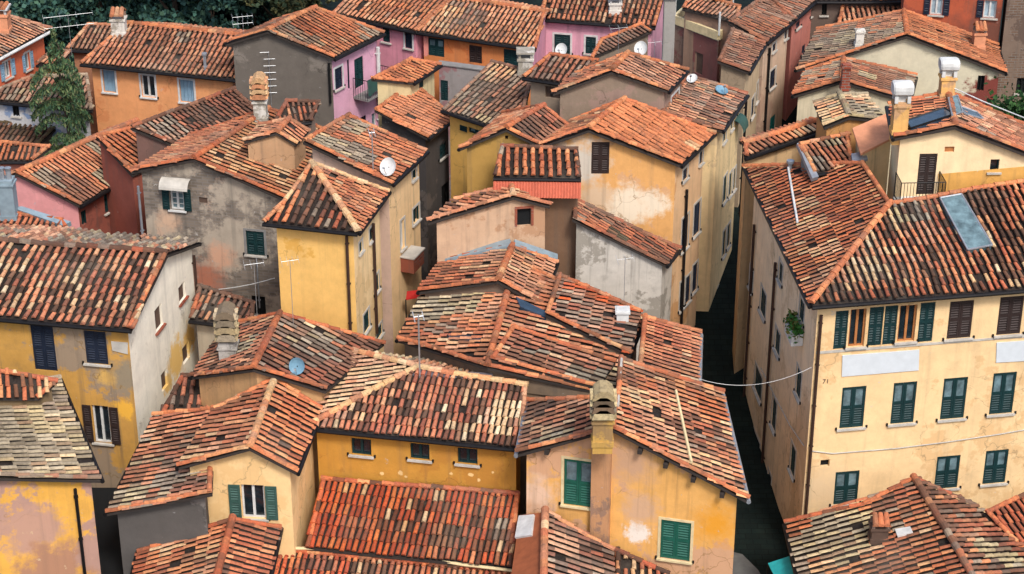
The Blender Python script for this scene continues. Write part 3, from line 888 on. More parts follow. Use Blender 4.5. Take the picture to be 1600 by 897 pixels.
# two roofs between lane and corner house
N1 = H('lane_house', 'beige house with a thin orange lean-to strip above the corner house side slope', oh=.1, gut='gutter', cap='orange')
N1.v('A', 1163, 247, 11.3).v('B', 1290, 203, 11.3).v('C', 1280, 191, 's', 'A', 'B', 16).v('D', 1161, 228, 'p', 'A', 'B', 'C').mir('E', 'B', 'C').mir('F', 'A', 'D')
N1.f('A B C D', 'cream', .3, .42, alt='oldor', amt=.5).f('E F D C', 'orange', .26, .36).go(); N1.wall = st((208, 174, 126), stain_amt=.3); N1.done()
N1b = H('shed_house', 'little shed with rust tiles and grey flashing tucked behind the corner house roof', oh=.12, gut='gutter')
N1b.v('A', 1270, 272, 11.9).v('B', 1332, 262, 11.9).v('C', 1325, 211, 's', 'A', 'B', 20).v('D', 1247, 228, 'p', 'A', 'B', 'C')
N1b.f('A B C D', 'oldor', .24, .36, alt='grey', amt=.3, patch=[((1290, 222), .55, 'grey')]).go(); N1b.wall = st((120, 120, 118), stain_amt=.3)
N1b.onroof('flashing', [(1244, 228), (1252, 227), (1278, 280), (1268, 283)], .04, 'zinc', .1); N1b.done()
GY1 = H('yard_hut', 'tiny hut with green door and pale blue coping left of the terrace house', oh=.06, gut=None)
GY1.v('A', 1332, 252, 12.35).v('B', 1356, 248, 12.35).v('C', 1352, 236, 's', 'A', 'B', 8).v('D', 1330, 240, 'p', 'A', 'B', 'C')
GY1.f('A B C D', 'grey', .3, .4, sheet='zinc').go(); GY1.wall = st((70, 110, 84), stain_amt=.1); GY1.done()

# ================================================================== lower right
BR = H('low_house', 'low house with weathered hip tiles at the foot of the cream corner house', oh=.3, cap='brown')
BR.v('WE', 1228, 818, 3.0).v('WF', 1262, 960, 3.0).v('A', 1427, 748, 4.55).v('AF', 1538, 935, 'p', 'WE', 'WF', 'A').v('TB', 1350, 790, 'p', 'WE', 'WF', 'A').v('EE', 1522, 792, 3.9).v('EF', 1680, 930, 'p', 'A', 'AF', 'EE')
BR.f('WE WF AF A TB', 'oldor', .29, .42, alt='grey', amt=.36, patch=[((1310, 840), 1.4, 'lichen'), ((1240, 830), .5, 'mixred'), ((1500, 880), .8, 'red'), ((1440, 860), .8, 'oldor'), ((1400, 790), .7, 'brown')], gap=.74, verge='red')
BR.f('EE EF AF A', 'brown', .28, .42, alt='oldor', amt=.4, patch=[((1560, 870), .8, 'lichen')], gap=.74).go()
BR.wall = st((190, 170, 140)); BR.chim(1372, 842, 800, .55, .5, 'brown_mid', 'hood', label='short brown chimney under an orange tile hood')
BR.onroof('roof_patch', [(1400, 832), (1424, 828), (1428, 837), (1404, 843)], .03, 'white', .12); BR.done()
BR2 = H('corner_shed', 'red tiled shed roof in the bottom right corner', oh=.2)
BR2.v('A', 1537, 802, 4.2).v('B', 1615, 765, 4.2).v('C', 1680, 850, 3.3).v('D', 1600, 868, 'p', 'A', 'B', 'C')
BR2.f('D C B A', 'red', .27, .40, alt='dark', amt=.3).go(); BR2.wall = st((120, 90, 80)); BR2.done()

# ================================================================== centre foreground: ochre house with green shutters
ZH = H('ochre_house', 'stained ochre gabled house with bright green shutters and a tall corner chimney stack', oh=.26, cap='oldor', gut='zinc')
ZH.v('L', 809, 711, 7.6).v('R', 1167, 783, 7.0).v('A', 956, 671, 'g', 'L', 'R').v('AB', 966, 560, 'z', 'A').v('RB', 1127, 614, 'p', 'A', 'AB', 'R').v('AM', 960, 622, 'z', 'A').v('LB', 826, 627, 'p', 'A', 'AB', 'L')
ZH.f('R RB AB AM A', 'pink', .27, .38, alt='cream', amt=.36, patch=[((1090, 680), 1.1, 'brown'), ((1110, 640), .7, 'oldor'), ((985, 590), .7, 'oldor')], gap=.76)
ZH.f('L LB AM A', 'oldor', .29, .40, alt='cream', amt=.45, patch=[((840, 640), .6, 'darkred'), ((860, 690), .7, 'lichen')], gap=.72).go()
ZH.wall = st((228, 170, 88), alt=lin(206, 158, 118), amt=.4, stain_amt=.16, streak=.55, stain=(.16, .10, .055), patches=[(ZH.hit(996, 832), .38, lin(226, 214, 200), .25), (ZH.hit(1000, 795), .55, lin(200, 160, 126), .5), (ZH.hit(840, 770), .55, lin(214, 178, 150), .5), (ZH.hit(985, 720), .8, lin(190, 150, 118), .6), (ZH.hit(1120, 820), .6, lin(220, 150, 50), .7)])
ZH.w(881, 927, 716, 794, kind='half', col='green_mid', trim='cream_trim', sill='cream_trim').w(1032, 1079, 811, 878, kind='shut', col='green_mid', trim='cream_trim', sill='cream_trim')
for p in ((1002, 699), (1042, 721), (1085, 743), (1130, 767), (857, 700)): ZH.beam(*p)
ZH.strip((1053, 616), (1077, 728), 'cream_trim').strip((968, 566), (962, 640), 'stone')
ZH.chim(941, 690, 612, .62, .5, 'ochre_stack', 'stack', label='ochre chimney stack with layered yellow tile cap', pal='lichen', sink=0.3)
ZH.done()
# the flat pilaster below the stack belongs to the wall
w_, q_ = ZH.hitw(940, 760)
mb = MB(); c_ = Vector((q_.x, q_.y, 0)) + w_['n'] * .09
mb.box(c_ + Z * 4.1, w_['e'] * .31, w_['n'] * .12, Z * 4.1); mb.build('pilaster', st((190, 140, 96), alt=lin(150, 118, 96), amt=.5, stain_amt=.35, streak=.9), ZH.root)

ZB = H('back_wing', 'wing with vivid orange tiles and a pale gutter along the dark lane', oh=.22, gut='zinc', cap='oldor')
ZB.v('R', 1090, 612, 7.7).v('RB', 1093, 521, 7.7).v('TB', 1004, 494, 's', 'R', 'RB', 19).v('TF', 994, 590, 'p', 'R', 'RB', 'TB')
ZB.f('R RB TB TF', 'orange', .25, .34, alt='red', amt=.32, gap=.78, patch=[((1075, 600), .5, 'cream')]).go(); ZB.wall = st((200, 150, 90)); ZB.done()

# large east slope behind
K4 = H('patchwork_house', 'long house with a wide patchwork slope of rust and lichened tiles behind the ochre gable', oh=.2, cap='oldor')
K4.v('E1', 956, 618, 7.75).v('E2', 1006, 496, 8.0).v('RF', 762, 575, 8.42).v('RB', 806, 410, 'p', 'E1', 'E2', 'RF').v('W1', 622, 532, 7.75).v('W2', 664, 455, 'p', 'RF', 'RB', 'W1')
K4.f('E1 E2 RB RF', 'oldor', .29, .42, alt='pink', amt=.40, gap=.72, patch=[((925, 585), 1.0, 'lichen'), ((880, 570), .7, 'grey'), ((905, 450), 1.0, 'red'), ((870, 480), .7, 'red'), ((970, 480), .8, 'dusk'), ((840, 515), .6, 'pink'), ((820, 560), .6, 'cream')])
K4.f('W1 W2 RB RF', 'oldor', .29, .42, alt='pink', amt=.42, gap=.72, patch=[((700, 475), 1.1, 'lichen'), ((660, 480), .7, 'lichen'), ((690, 520), .7, 'brown')]).go()
K4.wall = st((126, 108, 88), stain_amt=.5)
K4.onroof('skylight', [(704, 523), (756, 530), (752, 540), (698, 535)],   .02, 'glass', .10, frame='iron')
K4.onroof('roof_window', [(805, 470), (850, 492), (862, 506), (812, 486)], .04, 'panel', .14)
for a in ([(930, 462), (928, 512)], [(1006, 500), (1000, 585)], [(862, 535), (848, 592)]): 
    q0, n_ = K4.hitroof(*a[0]); q1, _ = K4.hitroof(*a[1])
    mb = MB(); mb.tube([q0 + n_ * .16, q1 + n_ * .16], .05, 6); mb.build('verge_strip', M['salmon'], K4.root, K4.base)
K4.chim(972, 512, 482, .42, .42, 'white', 'none', label='squat white flue box')
K4.done()
def raised(pre, pts, dz, pal, **o):
    R_ = H('x', 'x', oh=.03, gut=None, root=K4.root, pre=pre, cap='oldor'); R_.wall = K4.wall
    A_, B_, C_ = (K4.V[q] + Z * dz for q in ('E1', 'E2', 'RF')); n_ = (B_ - A_).cross(C_ - A_)
    for k_, (x, y) in zip('ABCD', pts): R_.V[k_] = at_plane(x, y, A_, n_)
    R_.z0 = min(p.z for p in R_.V.values()) - .55; R_.label = pre
    R_.f('A B C D', pal, .27, .42, gap=.74, **o).go(); R_.base = K4.base; R_.done()
raised('upper_', [(985, 556), (1002, 486), (872, 430), (852, 492)], .28, 'vivid', alt='dusk', amt=.5)
raised('lower_', [(934, 606), (962, 566), (800, 512), (766, 562)], .20, 'oldor', alt='lichen', amt=.5)
K1 = H('upper_house', 'raised roof section with salmon tiles and blue zinc flashing below the small pink gable', oh=.16, cap='oldor', gut='gutter')
K1.v('W1', 655, 457, 8.4).v('W2', 690, 411, 8.4).v('E1', 845, 478, 8.5).v('A', 778, 440, 'g', 'W1', 'E1').v('AB', 801, 386, 'z', 'A').v('W2', 688, 411, 'p', 'A', 'AB', 'W1').v('E2', 869, 410, 'p', 'A', 'AB', 'E1')
K1.f('W1 W2 AB A', 'oldor', .27, .40, alt='cream', amt=.4, gap=.75, patch=[((690, 440), .8, 'red'), ((760, 410), .7, 'pink')], verge='red').f('E1 E2 AB A', 'pink', .27, .40, alt='cream', amt=.35, gap=.75).go()
K1.wall = st((120, 100, 84)); K1.onroof('flashing', [(688, 405), (799, 380), (801, 390), (690, 413)], .05, 'blue_zinc', .14).onroof('flashing', [(801, 380), (868, 403), (868, 411), (801, 389)], .05, 'blue_zinc', .14)
K1.done()

# central ochre house with three small windows
LH = H('central_house', 'ochre house with three small square windows under a multicoloured hipped roof', oh=.22, cap='palepink', gut='gutter')
LH.v('A', 482, 668, 7.0).v('B', 816, 701, 7.0).v('RL', 652, 577, 's', 'A', 'B', 21).v('RR', 824, 606, 'p', 'A', 'B', 'RL').v('N', 528, 545, 7.35).par('NE', 'N', 'RL', 'RR')
LH.f('A B RR RL', 'mixred', .205, .37, calm=1.2, alt='red', amt=.42, gap=.84, patch=[((790, 660), .8, 'cream'), ((520, 655), .5, 'cream')], ridge='palepink', miss=.004)
LH.f('A N RL', 'palepink', .27, .42, alt='oldor', amt=.3, gap=.72, ridge='cream').f('N NE RR RL', 'lichen', .25, .40, alt='cream', amt=.45, gap=.66, gut=False, ridge='cream').go()
LH.wall = st((196, 140, 46), alt=lin(182, 126, 42), amt=.4, stain_amt=.12, streak=.3, patches=[(LH.hit(x, y), r, lin(226, 190, 130), .2) for x, y, r in ((597, 740, .07), (626, 739, .08), (634, 745, .05), (705, 740, .06), (736, 742, .08), (748, 750, .06), (770, 738, .05))])
LH.w(549, 580, 684, 713, kind='glass', frame='green', bars=False).w(641, 671, 692, 720, kind='glass', frame='green').w(715, 746, 699, 727, kind='glass', frame='green')
LH.onroof('flashing', [(640, 588), (660, 578), (770, 585), (770, 596)], .03, 'slate', .03); LH.done()
L2 = H('lower_wing', 'low wing of deep red orange tiles directly below the three small windows', oh=.1, cap='red')
L2.v('A', 478, 856, 4.05).v('B', 800, 889, 4.05).v('C', 812, 772, 's', 'A', 'B', 20).v('D', 504, 748, 'p', 'A', 'B', 'C')
L2.f('A B C D', 'vivid', .205, .46, alt='red', amt=.22, wob=.015, gap=.84, patch=[((700, 850), .7, 'mix'), ((560, 820), .5, 'mixred'), ((790, 830), .4, 'brown')], miss=.004, gut=False).go(); L2.wall = st((150, 96, 60)); L2.done()
L3 = H('lowest_wing', 'lowest orange tiled roof edged with a cream pipe at the bottom of the photo', oh=.1, cap='red')
L3.v('A', 400, 960, 3.0).v('B', 830, 995, 3.0).v('C', 806, 893, 's', 'A', 'B', 18).v('D', 440, 858, 'p', 'A', 'B', 'C')
L3.f('A B C D', 'vivid', .205, .46, wob=.015, alt='mix', amt=.4, gap=.80, patch=[((500, 880), .5, 'brown')], gut=False).go(); L3.wall = st((150, 96, 60)); L3.done()
cable('pipe', [at_z(448, 857, 3.98), at_z(480, 857, 4.0), at_z(640, 868, 4.02), at_z(720, 882, 4.02), at_z(804, 892, 4.0)], .055, 'cream_trim', 'cream pipe running along the edge between the two red orange roofs', 'pipe')

# small roof in front of the ochre house
A1 = H('porch_house', 'small annex with brown board side and mauve cream tiles before the ochre gable', oh=.12, cap='pink', gut=None)
A1.v('RB', 852, 800, 5.7).v('RF', 848, 960, 5.7).v('E1', 958, 860, 4.75).v('E2', 962, 990, 'p', 'RB', 'RF', 'E1').v('W1', 812, 805, 5.2).v('W2', 790, 960, 'p', 'RB', 'RF', 'W1')
A1.f('E1 E2 RF RB', 'dusk', .30, .42, alt='cream', amt=.42, gap=.80, patch=[((875, 850), .6, 'palepink'), ((930, 870), .5, 'darkred')]).f('W1 W2 RF RB', 'red', .3, .42, sheet='brownboard', name='side_board').go()
A1.wall = st((160, 110, 70)); A1.onroof('roof_patch', [(812, 808), (836, 806), (832, 838), (806, 842)], .03, 'white', .04); A1.done()
A2 = H('porch_shed', 'sliver of vivid orange tiles under the lower green shutter', oh=.1, cap='dark', gut=None)
A2.v('B', 962, 858, 4.4).v('C', 1046, 897, 4.0).v('E', 1046, 960, 3.4).v('D', 962, 960, 'p', 'B', 'C', 'E')
A2.f('D E C B', 'orange', .26, .4, alt='red', amt=.3, verge='dark').go(); A2.wall = st((150, 110, 70)); A2.done()

# ================================================================== left foreground
H2 = H('white_gable_house', 'ochre fronted house with white gable end and a broad mottled tile roof', oh=.26, cap='oldor')
H2.v('A', -70, 491, 9.5).v('B', 206, 515, 9.5).v('C', 313, 381, 9.5).v('R1', 262, 399, 'g', 'B', 'C').v('R0', -70, 374, 'p', 'A', 'B', 'R1').v('D', -70, 349, 'p', 'R1', 'R0', 'C')
H2.f('A B R1 R0', 'mix', .30, .37, calm=1.2, alt='oldor', amt=.34, gap=.64, patch=[((180, 440), 1.0, 'mixred')], rr=.13).f('C D R0 R1', 'grey', .28, .38, alt='pink', amt=.4, gap=.78, ridge='dark').go()
H2.wall = st((196, 148, 66), alt=lin(150, 130, 106), amt=.45, stain_amt=.35, streak=.7, patches=[(H2.hit(198, 590), .6, lin(140, 126, 104), .4), (H2.hit(196, 640), .35, lin(222, 168, 66), .25), (H2.hit(165, 590), .3, lin(200, 160, 90), .5)])
H2.wm(255, 480, st((236, 230, 210), alt=lin(218, 210, 190), amt=.3, stain_amt=.10, streak=.3, patches=[(H2.hit(276, 560), .75, lin(226, 186, 112), .25), (H2.hit(296, 530), .6, lin(226, 186, 112), .25), (H2.hit(262, 600), .4, lin(226, 186, 112), .25)]))
H2.w(51, 86, 508, 580, kind='shut', col='navy', sill=None).w(133, 167, 516, 570, kind='shut', col='navy').w(146, 172, 633, 693, kind='glass', frame='white', open='brown')
H2.w(242, 254, 470, 523, kind='board', col='brown_mid', sill='redbrick').w(279, 290, 436, 478, kind='board', col='brown_mid', sill='redbrick').w(252, 262, 572, 615, kind='board', col='brown_mid', sill=None).w(285, 296, 530, 573, kind='board', col='brown_mid', sill=None)
H2.slabpart('notice_board', [(174, 533), (200, 535), (200, 553), (176, 547)], .03, 'stone').pipe(305, 392, 545).done()

H1 = H('peeling_house', 'peeling yellow and mauve house with lichened grey tiles in the bottom left corner', oh=.26, cap='grey', gut='gutter')
H1.v('B', 157, 751, 7.5).v('C', 92, 592, 7.5).v('A', -70, 746, 's', 'B', 'C', 13).v('D', -70, 606, 'p', 'A', 'B', 'C')
H1.f('B C D A', 'lichen', .27, .50, alt='grey', amt=.5, gap=.84, calm=.8, verge='grey').go()
H1.wall = st((226, 168, 62), alt=lin(176, 138, 122), amt=.66, stain_amt=.18, sc=.42, streak=.3, patches=[(H1.hit(50, 830), .9, lin(180, 140, 120), .3), (H1.hit(80, 890), 1.0, lin(168, 124, 98), .3)])
H1.pipe(128, 760, 960, 'gutter').done()
H1b = H('rear_annex', 'strip of curved red tiles with a dark iron edge above the lichened grey roof', oh=.1, cap='red')
H1b.v('A', -70, 622, 8.85).v('B', 60, 623, 8.12).v('C', 90, 595, 8.42).v('D', -70, 570, 9.15)
H1b.f('A B C D', 'mixred', .27, .40, alt='oldor', amt=.5, gut=False).go(); H1b.wall = st((120, 100, 70)); H1b.done()

WH = H('cream_gable_house', 'cream gabled house with sage shutters round one white window', oh=.26, cap='oldor')
WH.v('L', 279, 731, 7.2).v('R', 463, 739, 7.2).v('A', 390, 701, 'g', 'L', 'R').v('AB', 429, 594, 'z', 'A').v('RB', 494, 684, 'p', 'A', 'AB', 'R').v('LB', 336, 640, 'p', 'A', 'AB', 'L').v('RB', 500, 640, 'p', 'A', 'AB', 'R')
WH.f('L LB AB A', 'pink', .29, .44, alt='oldor', amt=.45, gap=.76, patch=[((300, 722), .5, 'cream')], verge='orange', ridge='cream').f('R RB AB A', 'orange', .29, .44, alt='pink', amt=.35, gap=.78, verge='orange', patch=[((430, 690), .3, 'brown')]).go()
WH.wall = st((240, 202, 140), alt=lin(226, 186, 124), amt=.3, stain_amt=.05, streak=.15)
WH.w(378, 414, 757, 811, kind='glass', frame='white', open='sage').done()
AS = H('alley_shade_block', 'near-black flat block added as painted shade in the narrow gap beside the peeling house', oh=.05, gut=None)
AS.v('A', 120, 762, 3.0).v('B', 216, 762, 3.0).v('C', 226, 1000, 3.0).v('D', 136, 1000, 3.0)  # no real shed: dark sheet added over the gap to stand for its shade
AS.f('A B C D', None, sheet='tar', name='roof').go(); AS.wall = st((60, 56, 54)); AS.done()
XH = H('side_wing', 'grey walled wing under a long mottled roof sloping down to the dark alley', oh=.26, cap='oldor', gut='gutter')
XH.v('E1', 167, 803, 6.0).v('E2', 243, 650, 6.0).v('TF', 332, 772, 's', 'E1', 'E2', 17).v('TB', 337, 640, 'p', 'E1', 'E2', 'TF')
XH.f('E1 E2 TB TF', 'oldor', .29, .42, alt='grey', amt=.42, gap=.74, patch=[((250, 700), .8, 'oldor'), ((210, 770), .7, 'lichen'), ((300, 760), .5, 'brown')], verge='orange').go()
XH.wall = st((92, 88, 84), alt=lin(122, 116, 110), amt=.4, stain_amt=.3); XH.done()
UH = H('red_porch_house', 'red tiled low roof under the sage shuttered window', oh=.2, cap='red')
UH.v('RB', 364, 812, 5.5).v('RF', 322, 960, 5.5).v('W1', 217, 862, 4.5).v('W2', 190, 980, 'p', 'RB', 'RF', 'W1').v('E1', 437, 824, 5.0).v('E2', 402, 985, 'p', 'RB', 'RF', 'E1')
UH.f('W1 W2 RF RB', 'red', .27, .42, alt='pink', amt=.5, gap=.80).f('E1 E2 RF RB', 'red', .27, .42, alt='dark', amt=.34, gap=.80).go(); UH.wall = st((150, 120, 96)); UH.done()

VH = H('hipped_house', 'brown roofed house with a red ridge line behind the tall brick chimney', oh=.2, cap='red')
VH.v('RB', 438, 491, 8.6).v('RF', 396, 578, 8.6).v('E2', 600, 537, 7.25).v('E1', 508, 612, 'p', 'RB', 'RF', 'E2').v('W1', 300, 590, 7.2).v('W2', 352, 512, 'p', 'RB', 'RF', 'W1')
VH.f('E1 E2 RB RF', 'brown', .29, .42, alt='grey', amt=.42, gap=.72, patch=[((510, 525), .7, 'grey'), ((440, 560), .5, 'oldor')], gut=False, ridge='red').f('W1 W2 RB RF', 'dark', .27, .38, alt='oldor', amt=.45, patch=[((385, 540), .5, 'lichen')]).go()
VH.wall = st((206, 160, 106), stain_amt=.3)
VH.chim(361, 603, 486, .6, .6, 'brickwhite', 'stack', label='tall whitewashed brick chimney with stacked mossy arched tiles', pal='lichen', z=6.6)
VH.done()
V2 = H('dark_lean_to', 'shadowy lean-to roof with scattered orange tiles against the white gable end', oh=.1, cap='dark')
V2.v('A', 250, 652, 5.9).v('B', 338, 650, 5.9).v('C', 346, 588, 's', 'A', 'B', 20).v('D', 284, 588, 'p', 'A', 'B', 'C')
V2.f('A B C D', 'dark', .29, .42, alt='orange', amt=.36, miss=.06).go(); V2.wall = st((100, 80, 60)); V2.done()
V3 = H('back_cottage', 'cream walled cottage with a dark brown roof below the grey plaster house', oh=.2, cap='dark')
V3.v('A', 296, 500, 7.4).v('B', 396, 512, 7.4).v('C', 398, 475, 's', 'A', 'B', 16).v('D', 312, 448, 'p', 'A', 'B', 'C')
V3.f('A B C D', 'dark', .27, .4, alt='brown', amt=.5).go(); V3.wall = st((178, 166, 144), stain_amt=.2); V3.done()

# ================================================================== yellow house and its neighbours
YH = H('yellow_house', 'tall yellow house with a plain front and black and orange hipped roof', oh=.26, cap='cream')
YH.v('A', 411, 348, 11.0).v('B', 559, 364, 11.0).v('C', 607, 299, 11.0).v('T', 486, 257, 's', 'B', 'C', 20).v('T', 486, 257, 's', 'A', 'B', 21).v('W', 445, 315, 'p', 'A', 'B', 'T')
YH.f('A B T W', 'mix', .34, .40, alt='dark', amt=.40, gap=.60, patch=[((425, 345), .35, 'orange')], ridge='cream', rr=.13).f('B C T', 'orange', .25, .30, alt='oldor', amt=.5, gap=.82, ridge='cream').go()
YH.wall = st((232, 184, 98), alt=lin(216, 164, 70), amt=.3, stain_amt=.06, streak=.2)
YH.wm(592, 440, st((236, 204, 148), alt=lin(220, 186, 130), amt=.4, stain_amt=.14, streak=.4))
for a in ((561, 566, 374, 398), (577, 582, 352, 380), (568, 577, 480, 524), (585, 592, 424, 462), (588, 597, 502, 534)): YH.w(*a, kind='shut', col='green', trim='stone')
YH.pipe(546, 368, 530).pipe(583, 345, 525).done()
Y2 = H('cream_side_house', 'cream house with grey patched orange roof and white satellite dish above the alley', oh=.24, cap='oldor')
Y2.v('E1', 612, 288, 11.3).v('E2', 667, 236, 11.3).v('TF', 473, 222, 12.35).v('TB', 543, 180, 'p', 'E1', 'E2', 'TF')
Y2.f('E1 E2 TB TF', 'oldor', .26, .40, alt='orange', amt=.42, gap=.78, patch=[((540, 235), .9, 'grey'), ((555, 200), .6, 'grey'), ((510, 225), .5, 'lichen')]).go()
Y2.wall = st((226, 190, 138), stain_amt=.15); Y2.wm(560, 270, st((206, 176, 154), stain_amt=.25))
for a in ((644, 650, 262, 283), (653, 660, 252, 273), (645, 655, 318, 352), (626, 632, 340, 392)): Y2.w(*a, kind='pale' if a[0] == 626 else 'dark', frame='white', trim='stone', col='green')
Y2.done()

# grey stone house with the awning window
T6 = H('grey_stone_house', 'grey peeling plaster house with shuttered window under a pale rounded awning', oh=.24, cap='red')
T6.v('L', 205, 269, 10.6).v('R', 447, 313, 10.0).v('A', 303, 250, 'g', 'L', 'R').v('AB', 420, 172, 'z', 'A').v('RB', 512, 205, 'p', 'A', 'AB', 'R').v('LB', 300, 212, 'p', 'A', 'AB', 'L')
T6.f('L LB AB A', 'orange', .26, .44, alt='pink', amt=.35, gap=.74, ridge='red', gut=False).f('R RB AB A', 'mix', .27, .36, alt='brown', amt=.34, gap=.72, ridge='red').go()
T6.wall = st((172, 160, 142), alt=lin(186, 160, 138), amt=.42, stain_amt=.5, streak=.6, brick=lin(134, 122, 110), patches=[(T6.hit(345, 400), .5, lin(196, 154, 128), .5), (T6.hit(320, 440), .7, lin(168, 110, 88), .5), (T6.hit(262, 345), .4, lin(196, 164, 138), .6)])
T6.w(266, 287, 293, 329, kind='pale', frame='white', sill='white', bars=True, open='green').w(385, 413, 360, 400, kind='shut', col='green', trim='grey_stone').w(394, 415, 462, 494, kind='dark', frame='white', col='iron')
T6.w(311, 324, 308, 318, kind='fill', col='brown_mid', sill=None, depth=.05)
w_, q_ = T6.hitw(276, 285)
mb = MB(); wl = (at_plane(298, 285, w_['p'], w_['n']) - at_plane(254, 285, w_['p'], w_['n'])).length / 2; prev = None; sec = []
for k in range(7):
    a_ = math.pi / 2 * k / 6; sec.append((.42 * math.sin(a_), .34 * math.cos(a_)))
vs = []; 
for sgn in (-1, 1): vs += [q_ + w_['e'] * (wl * sgn) + w_['n'] * (.02 + d_) + Z * (z_ - .14) for d_, z_ in sec]
mb.add(vs, [(i, i + 1, 7 + i + 1, 7 + i) for i in range(6)]); mb.add([p - Z * .02 for p in vs], [(i, 7 + i, 7 + i + 1, i + 1) for i in range(6)])
mb.build('awning', M['stone'], T6.root)
T6.pipe(404, 400, 480, 'zinc', .03).pipe(222, 290, 400, 'zinc', .05)
T6.chim(408, 186, 122, .5, .5, 'dirty_white', 'stack', capmat=None, label='chimney with a striped red and white layered cap', pal='cream', z=11.3)
T6.done()
T7 = H('dark_roof_house', 'roof of dark maroon tiles with a grey slate patch beside the orange house', oh=.1, cap='dark')
T7.v('A', 276, 229, 10.4).v('B', 402, 173, 10.4).v('C', 364, 140, 's', 'A', 'B', 20).v('D', 204, 200, 'p', 'A', 'B', 'C').v('D2', 208, 196, 'p', 'A', 'B', 'C')
T7.f('A B C D', 'darkred', .27, .34, alt='red', amt=.35, patch=[((225, 205), 1.3, 'grey'), ((265, 205), .8, 'grey'), ((230, 185), .5, 'pink')], gut=False).go(); T7.wall = st((120, 90, 80)); T7.done()
# dormer on the grey stone house
DM = H('dormer_house', 'tan dormer with pink tiles standing on the grey stone house roof', oh=.1, cap='pink', gut=None)
DM.v('L', 381, 222, 11.65).v('R', 462, 226, 11.45).v('A', 432, 208, 'g', 'L', 'R').v('AB', 452, 186, 'z', 'A').v('LB', 405, 196, 'p', 'A', 'AB', 'L').v('RB', 482, 205, 'p', 'A', 'AB', 'R')
DM.f('L LB AB A', 'pink', .26, .4, alt='oldor', amt=.4).f('R RB AB A', 'oldor', .26, .4, alt='pink', amt=.4).go(); DM.wall = st((184, 146, 108), stain_amt=.25); DM.done()
T8 = H('ridge_cottage', 'humped roof of blackened ridge tiles behind the tan dormer', oh=.15, cap='dark')
T8.v('A', 424, 196, 11.5).v('B', 486, 190, 11.5).v('C', 500, 160, 's', 'A', 'B', 22).v('D', 446, 158, 'p', 'A', 'B', 'C').v('E', 492, 142, 11.9).v('F', 455, 146, 11.9)
T8.f('A B C D', 'dark', .25, .4, alt='brown', amt=.5).go(); T8.wall = st((130, 112, 98)); T8.done()

# pink walled house with big orange roof, left
T5 = H('pink_house', 'low pink house with a sweeping bright orange roof and red brown side wall', oh=.2, cap='oldor')
T5.v('E1', 124, 322, 8.0).v('E2', 262, 238, 8.0).v('RF', 25, 272, 9.2).v('RB', 214, 190, 'p', 'E1', 'E2', 'RF').mir('W1', 'E1', 'RF').mir('W2', 'E2', 'RB')
T5.f('E1 E2 RB RF', 'orange', .26, .46, alt='oldor', amt=.30, gap=.74, calm=.5, patch=[((110, 300), 1.1, 'brown'), ((75, 282), .5, 'grey'), ((170, 282), .5, 'lichen'), ((150, 235), .35, 'lichen')]).f('W2 W1 RF RB', 'orange', .26, .46).go()
T5.wall = st((222, 152, 150), stain_amt=.08, streak=.2); T5.wm(165, 320, st((150, 84, 68), alt=lin(128, 74, 62), amt=.4, stain_amt=.15))
T5.w(163, 173, 298, 335, kind='shut', col='green').w(127, 135, 326, 354, kind='dark', col='green', sill=None).w(196, 200, 308, 318, kind='vent', sill=None).done()
T5b = H('old_cottage', 'narrow orange roof with zinc flashing running up beside the pink house', oh=.1, cap='oldor')
T5b.v('E1', 206, 274, 9.3).v('E2', 302, 232, 9.3).v('RB', 262, 190, 's', 'E1', 'E2', 18).v('RF', 150, 214, 'p', 'E1', 'E2', 'RB')
T5b.f('E1 E2 RB RF', 'orange', .26, .46, alt='oldor', amt=.3, gap=.74, gut=False).go(); T5b.wall = st((150, 84, 68)); T5b.onroof('flashing', [(205, 207), (213, 205), (285, 226), (276, 231)], .04, 'zinc', .14); T5b.done()
T4 = H('orange_cottage', 'small faded orange roof at the left edge behind the blue zinc flue', oh=.2, cap='oldor')
T4.v('A', -50, 252, 7.6).v('B', 52, 252, 7.6).v('C', 80, 230, 's', 'A', 'B', 18).v('D', -50, 216, 'p', 'A', 'B', 'C')
T4.f('A B C D', 'orange', .28, .44, alt='oldor', amt=.5).go(); T4.wall = st((214, 140, 116)); T4.done()
T4b = H('red_cottage', 'low red roof with salmon wall behind the mottled broad roof', oh=.2, cap='red')
T4b.v('A', -60, 372, 8.3).v('B', 118, 380, 8.3).v('C', 100, 346, 's', 'A', 'B', 16).v('D', -60, 318, 'p', 'A', 'B', 'C')
T4b.f('A B C D', 'red', .27, .42, alt='dark', amt=.4).go(); T4b.wall = st((214, 140, 116)); T4b.onroof('flashing', [(20, 330), (36, 328), (112, 352), (100, 358)], .05, 'blue_zinc', .14)
T4b.chim(16, 338, 262, .58, .58, 'blue_zinc', 'pot', 'zinc', label='square pale blue sheet metal flue').done()
T3 = H('mossy_house', 'dark mossy roof with a blue rail left of the cedar', oh=.2, cap='moss')
T3.v('A', -50, 226, 6.6).v('B', 50, 236, 6.6).v('C', 98, 192, 's', 'A', 'B', 16).v('D', -50, 192, 'p', 'A', 'B', 'C')
T3.f('A B C D', 'moss', .28, .42, alt='dark', amt=.45).go(); T3.wall = st((110, 96, 84)); T3.done()
T2 = H('grey_roof_house', 'white and blue walled house with grey brown tiles left of the cedar', oh=.2, cap='grey')
T2.v('A', -40, 155, 8.2).v('B', 146, 173, 8.2).v('C', 138, 118, 's', 'A', 'B', 19).v('D', 50, 122, 'p', 'A', 'B', 'C')
T2.f('A B C D', 'dusk', .28, .42, alt='grey', amt=.5, gap=.74).go(); T2.wall = st((190, 190, 190), alt=lin(120, 140, 170), amt=.5, stain_amt=.35); T2.w(20, 30, 165, 182, kind='dark', col='iron', frame='white').done()
